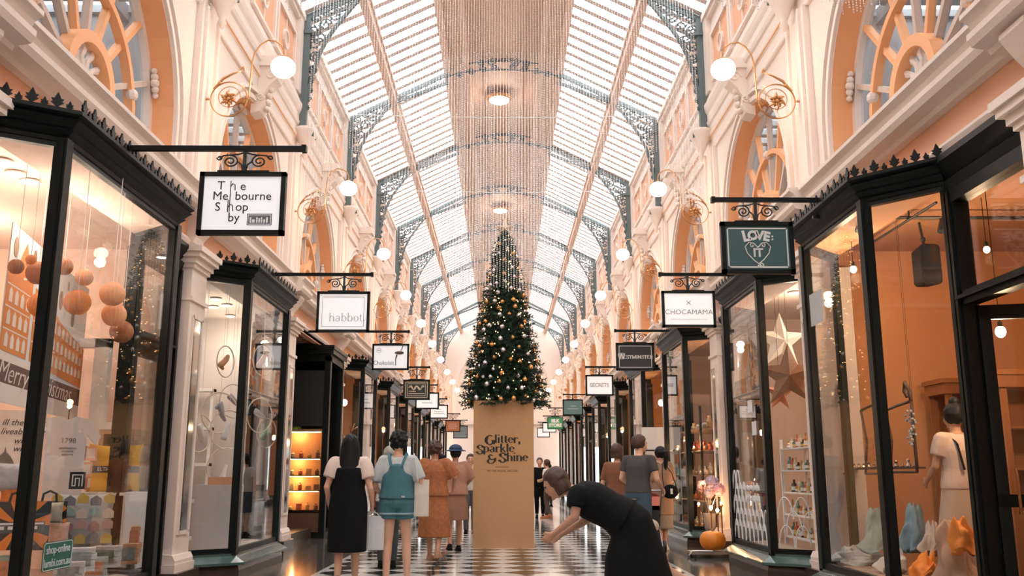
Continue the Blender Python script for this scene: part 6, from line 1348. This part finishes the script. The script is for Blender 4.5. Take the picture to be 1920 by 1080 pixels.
# 1 woman in black pinafore
p = Fig('woman with long black hair in a black pinafore dress and cream blouse, seen from behind', -1.78, 10.75, 4, 1.68, 0, legs=WALK1, arms={-1: ((-.25,-.04,1.13),(-.23,.10,.92)), 1: ((.25,-.05,1.12),(.27,.08,.92))})
p.top(CREAM, 'blouse', .62, 0, .028, neck=.035); p.pinafore(BLKC, .40); p.hair(HB, 'long'); p.shoes(BLKC)
hx = p.root.matrix_basis @ p.hand[1]
def bag(name, lab, c, w_, d, h, m, handle=None, mh=None):
    t = thing(name, lab, 'bag'); g = G(); n = 6; b = 0
    loft(g, [((c[0],c[1],c[2]),w_*.46,d*.5,(0,0,1)),((c[0],c[1],c[2]+h*.05),w_*.52,d*.52,(0,0,1)),((c[0],c[1],c[2]+h*.6),w_*.50,d*.45,(0,0,1)),((c[0],c[1],c[2]+h),w_*.44,d*.2,(0,0,1))], 24)
    for i in range(len(g.v)):
        x, y, z = g.v[i]; dx = (x-c[0])/(w_*.5); x = c[0]+w_*.5*max(-1, min(1, dx*1.35)); g.v[i] = (x,y,z)
    g.build('bag_body', m, t, smooth=False)
    if handle: g = G(); g.tube([Vector(q) for q in handle], .008, 6); g.build('handle', mh or m, t)
    return t
hz = hx.z
bag('shopping_bag', 'white shopping bag carried by the woman in the black pinafore', (hx.x+.03,hx.y,hz-.42), .26, .12, .38, mat('white_bag', (.62,.62,.60), .7), [(hx.x-.05,hx.y,hz-.06),(hx.x-.02,hx.y,hz-.01),(hx.x+.03,hx.y,hz),(hx.x+.07,hx.y,hz-.01),(hx.x+.1,hx.y,hz-.06)])
# 2 woman in denim overalls
p = Fig('woman with short black hair in teal denim overall shorts and pale T-shirt, seen from behind', -1.24, 10.95, -2, 1.72, 0, legs={-1: ((-.10,.03,.49),(-.11,-.02,.085)), 1: ((.11,.05,.49),(.13,.03,.085))}, arms={-1: ((-.27,-.02,1.12),(-.20,.12,1.0)), 1: ((.28,-.02,1.15),(.30,.06,.90))})
p.top(TEEG, 't_shirt', .85, 0, .012, 1.06); o = p.trousers(DENIM, .20, 'overall_shorts', 1.20, .10)
g = G(); loft(g, [(p.pel+p.up*.02,.225,.178,p.up),(p.wa,.195,.165,p.up),(p.ch-p.up*.06,.19,.160,p.up),(p.ch+p.up*.05,.12,.158,p.up),(p.neck-p.up*.085,.085,.138,p.up)]); g.build('overall_bib', DENIM, p.root, remesh=.012, smoothit=3)
g = G(); 
for q in (-1,1): g.tube([p.neck+Vector((q*.06,-.135,-.12)), p.neck+Vector((q*.09,-.10,-.02)), p.neck+Vector((q*.10,-.03,.035)), p.neck+Vector((q*.095,.07,-.0)), p.neck+Vector((q*.07,.13,-.12))], .02, 8, flat=.6)
g.build('straps', DENIM, p.root)
g = G()
for q in (-1,1): g.tube([p.hip[q]+Vector((.11*math.cos(a)*1.03,.11*math.sin(a)*1.03,-.12)) for a in [2*PI*i/20 for i in range(20)]], .014, 6, True)
g.build('turned_cuffs', mat('cuff_pale', (.25,.38,.40), .9), p.root); g = G(); g.box(.03,.11,-.165,-.158,.985,1.005); g.build('pocket_patch', mat('patch', (.5,.5,.48), .8), p.root)
p.hair(HB, 'curly'); p.shoes(mat('white_shoe', (.6,.6,.58), .7))
hx = p.root.matrix_basis @ (p.sh[1])
bag('tote_bag', 'off white cloth tote bag on the shoulder of the woman in overalls', (hx.x+.12,hx.y-.02,.78), .17, .12, .42, mat('tote_cloth', (.60,.55,.48), .9, var=.05), [(hx.x+.08,hx.y-.10,1.18),(hx.x+.03,hx.y-.08,1.45),(hx.x+.02,hx.y,1.50),(hx.x+.04,hx.y+.07,1.42),(hx.x+.14,hx.y+.05,1.18)])
# 3 person in the orange patterned dress
ORD_ = mat('orange_pattern', (.36,.125,.045), .85, var=.5, scale=26)
p = Fig('person with tousled brown hair in a long orange brown patterned dress', -1.03, 14.0, -8, 1.72, 1, legs=WALK2, arms={-1: ((-.30,-.06,1.20),(-.34,.10,1.03)), 1: ((.30,.05,1.20),(.24,.22,1.06))})
p.top(ORD_, 'wrap_top', .9, 0, .035, 1.12); p.skirt(ORD_, .34, .235, 'long_skirt', .10, .9, folds=.06); p.hair(HBR, 'curly'); p.shoes(mat('tan_sandal', (.35,.18,.1), .7))
# 4 person behind in pink-brown top, dark blue hat
p = Fig('person in dusty pink top, brown skirt and dark blue hat near the kraft box', -.80, 15.6, 12, 1.70, 1, legs=WALK1, arms={-1: ((-.28,.05,1.22),(-.26,.24,1.12)), 1: ((.27,.04,1.18),(.22,.22,1.08))})
PK = mat('dusty_pink', (.40,.21,.14), .9, var=.15, scale=9); p.top(PK, 'loose_top', .95, 0, .03, 1.15); p.skirt(mat('brown_skirt', (.28,.14,.09), .9, var=.15), .52, .22, 'skirt', .10); p.hair(HB, 'short'); p.shoes(BLKC)
g = G(); g.sphere((0,-.01,.075), .115, 18, 10, (1,1.05,.75)); g.lathe((0,-.01,.055), [(.10,0),(.175,-.012),(.178,-.004),(.1,.02)], 24); g.xf(p.Mh); tag(g.build('hat', mat('navy_hat', (.02,.05,.10), .8), p.body))
# 5 head glimpsed left of the woman in overalls
p = Fig('person with grey fair hair partly hidden behind the woman in overalls', -1.62, 13.2, 5, 1.62, 2); p.top(mat('white_shirt', (.62,.60,.57), .9), 'shirt', .8); p.trousers(mat('dark_trousers', (.04,.045,.05), .9)); p.hair(HGR, 'bob'); p.shoes(BLKC)
# 6 another between the orange dress and the box
p = Fig('person in a white top with dark hair, far behind the orange dress', -.72, 20.5, 180, 1.68, 0); p.top(mat('white_shirt', (.62,.60,.57), .9), 'shirt', .6); p.trousers(mat('grey_trousers', (.12,.12,.13), .9)); p.hair(HBR, 'short'); p.shoes(BLKC)
p = Fig('person in pale blouse and dark hair, farther back beside the kraft box on the left', -1.30, 19.5, 10, 1.66, 0); p.top(mat('pale_shirt2', (.58,.50,.45), .9), 'shirt', .6); p.skirt(mat('navy_cloth', (.03,.05,.08), .9), .5, .2); p.hair(HB, 'bob'); p.shoes(BLKC)
# 7 man with the white T-shirt, far right of the box
p = Fig('man in a white T-shirt, black shorts and tan shoes looking down at his hands', 1.36, 27.4, 62, 1.68, 0, lean=5, female=False, arms={-1: ((-.24,.06,1.15),(-.10,.28,1.10)), 1: ((.24,.06,1.15),(.10,.28,1.10))}, legs=WALK1)
p.top(mat('white_tee', (.72,.70,.68), .9), 't_shirt', .6); p.trousers(mat('brown_trousers', (.10,.07,.05), .9), .98); p.hair(HBR, 'short'); p.shoes(mat('tan_shoe', (.45,.15,.06), .6))
g = G(); g.sphere((.0,-.20,1.15), .15, 12, 8, (.95,.6,1.25)); g.build('backpack', BLKC, p.root)
p = Fig('person dressed all in black standing just left of the man in white T-shirt', 1.12, 28.2, 175, 1.74, 0, female=False); p.top(BLKC, 'jacket', 1.9); p.trousers(BLKC, .98); p.hair(HBR, 'short'); p.shoes(BLKC)
for i, (x, y, c, lb, h) in enumerate(((-.95,27,(.5,.45,.42),'person in a pale coat far down the left side of the arcade',1.7),(-1.6,31,(.08,.09,.1),'person in a dark coat far down the left side of the arcade',1.75),(1.9,38,(.4,.12,.06),'person in a rust red top far down the right side of the arcade',1.68),(.9,44,(.5,.5,.5),'person in grey at the far end, right of the kraft box',1.7),(-2.0,24,(.45,.38,.34),'person in beige beside the far left shop windows',1.66))):
    p = Fig(lb, x, y, 20*i, h, i % 3, female=bool(i % 2)); p.top(mat('coat_%d' % i, c, .9), 'coat', 1.8, .2); p.trousers(mat('legs_%d' % i, (.05,.05,.06), .9), .98); p.hair(HBR if i % 2 else HB, 'short'); p.shoes(BLKC)
# 8 man with grey T-shirt and jeans, head in profile to the right
p = Fig('man in a dark grey T-shirt and jeans with short brown hair, looking to the right', 1.95, 13.4, -38, 1.80, 0, lean=6, female=False, head_turn=-32, legs=WALK2, arms={-1: ((-.27,.04,1.14),(-.20,.24,1.0)), 1: ((.27,.05,1.13),(.24,.26,.98))})
p.top(mat('charcoal_tee', (.06,.055,.055), .9), 't_shirt', .62); p.trousers(mat('blue_jeans', (.05,.085,.13), .9, var=.2), .98, fat=1.05); p.hair(HBR, 'short'); p.shoes(BLKC)
p = Fig('person with brown hair close behind the left shoulder of the man in the grey T-shirt', 1.78, 14.4, -30, 1.70, 0); p.top(mat('rust_top', (.20,.08,.04), .9), 'blouse', .8); p.skirt(mat('dark_skirt', (.04,.05,.06), .9), .45, .21); p.hair(HBR, 'bob'); p.shoes(BLKC)
# 9 woman with beige tunic and black handbag
BEI = mat('beige_tunic', (.30,.20,.14), .9, var=.1)
p = Fig('woman with a black ponytail in a beige tunic and dotted skirt carrying a black handbag', 2.72, 15.9, 30, 1.70, 0, legs={-1: ((-.08,.02,.49),(-.08,-.04,.085)), 1: ((.08,.05,.49),(.08,.05,.085))}, arms={-1: ((-.22,.06,1.14),(-.16,.26,1.08)), 1: ((.24,.02,1.14),(.20,.20,1.02))})
p.skirt(mat('dotted_skirt', (.26,.23,.20), .9, var=.5, scale=60), .36, .20, 'skirt', .0, .9); p.top(BEI, 'tunic', .9, .34, .03, 1.12); p.hair(HB, 'pony'); p.shoes(mat('white_sneaker', (.66,.64,.62), .7))
hb = thing('handbag', 'small black handbag with a pale clasp hanging on the woman in beige', 'bag'); c = Vector((2.82,15.62,.98)); g = G(); g.sphere(c, .14, 14, 10, (1,.5,.85)); g.build('bag_body', BLKC, hb, smooth=True); g = G(); g.box(c.x-.012,c.x+.025,c.y-.085,c.y-.07,c.z-.04,c.z+.05); g.build('clasp', PALE, hb)
g = G(); g.tube([(c.x-.11,c.y,c.z+.06),(c.x-.12,c.y+.03,c.z+.28),(c.x-.10,c.y+.12,c.z+.46),(c.x-.02,c.y+.27,c.z+.52),(c.x+.02,c.y+.42,c.z+.40)], .007, 6); g.tube([(c.x+.11,c.y,c.z+.06),(c.x+.04,c.y+.02,c.z+.30),(c.x-.06,c.y+.12,c.z+.46)], .007, 6); g.build('strap', BLKC, hb)
# 10 dark figure bending forwards in the foreground
p = Fig('person in black bending forwards with bare arms, walking left in the foreground', .98, 7.35, 82, 1.62, 1, lean=62, female=True, legs={-1: ((-.08,.06,.50),(-.08,.02,.09)), 1: ((.10,-.32,.53),(.10,-.70,.30))}, arms={-1: ((-.22,.42,.98),(-.14,.60,.84)), 1: ((.24,.34,.94),(.16,.56,.82))})
p.top(BLKC, 'black_top', .6, -.03, .02, 1.2)
g = G(); zz = Vector((0,0,1)); mid = (p.up+zz).normalized(); loft(g, [(p.wa+p.up*.10,.17,.13,p.up),(p.wa,.185,.15,p.up),(p.pel+Vector((0,.05,.03)),.205,.175,(p.up*2+zz).normalized()),(p.pel+Vector((0,-.02,-.03)),.215,.19,mid),(p.pel+Vector((0,-.06,-.14)),.225,.20,zz),((0,-.06,.66),.245,.25,zz),((.0,-.08,.49),.26,.28,zz)], 28); p.cloth('black_skirt', BLKC, g); p.hair(HBR, 'bob'); p.shoes(BLKC)
# 11 shopper inside the nearest right shop
LIN = mat('linen_dress', (.50,.36,.27), .9, var=.08)
p = Fig('woman with black bun, pale top and long beige skirt inside the nearest right shop', 4.28, 8.62, 10, 1.68, 1, z=.2, female=True, legs={-1: ((-.08,.02,.49),(-.08,-.02,.085)), 1: ((.08,.03,.49),(.08,.02,.085))}, arms={-1: ((-.23,.04,1.14),(-.20,.22,1.02)), 1: ((.25,.0,1.13),(.27,.06,.88))})
p.top(mat('blush_top', (.62,.46,.38), .9), 'blouse', .6, 0, .01, 1.02); p.skirt(LIN, .22, .26, 'long_skirt', .14, .9, folds=.04); p.hair(HB, 'topbun'); p.shoes(BLKC)
g = G(); g.tube([p.neck+Vector((-.10,-.02,.0)), p.neck+Vector((-.09,-.12,-.10)), p.pel+Vector((-.06,-.150,.16))], .014, 6, flat=.5); g.build('strap', BLKC, p.root)
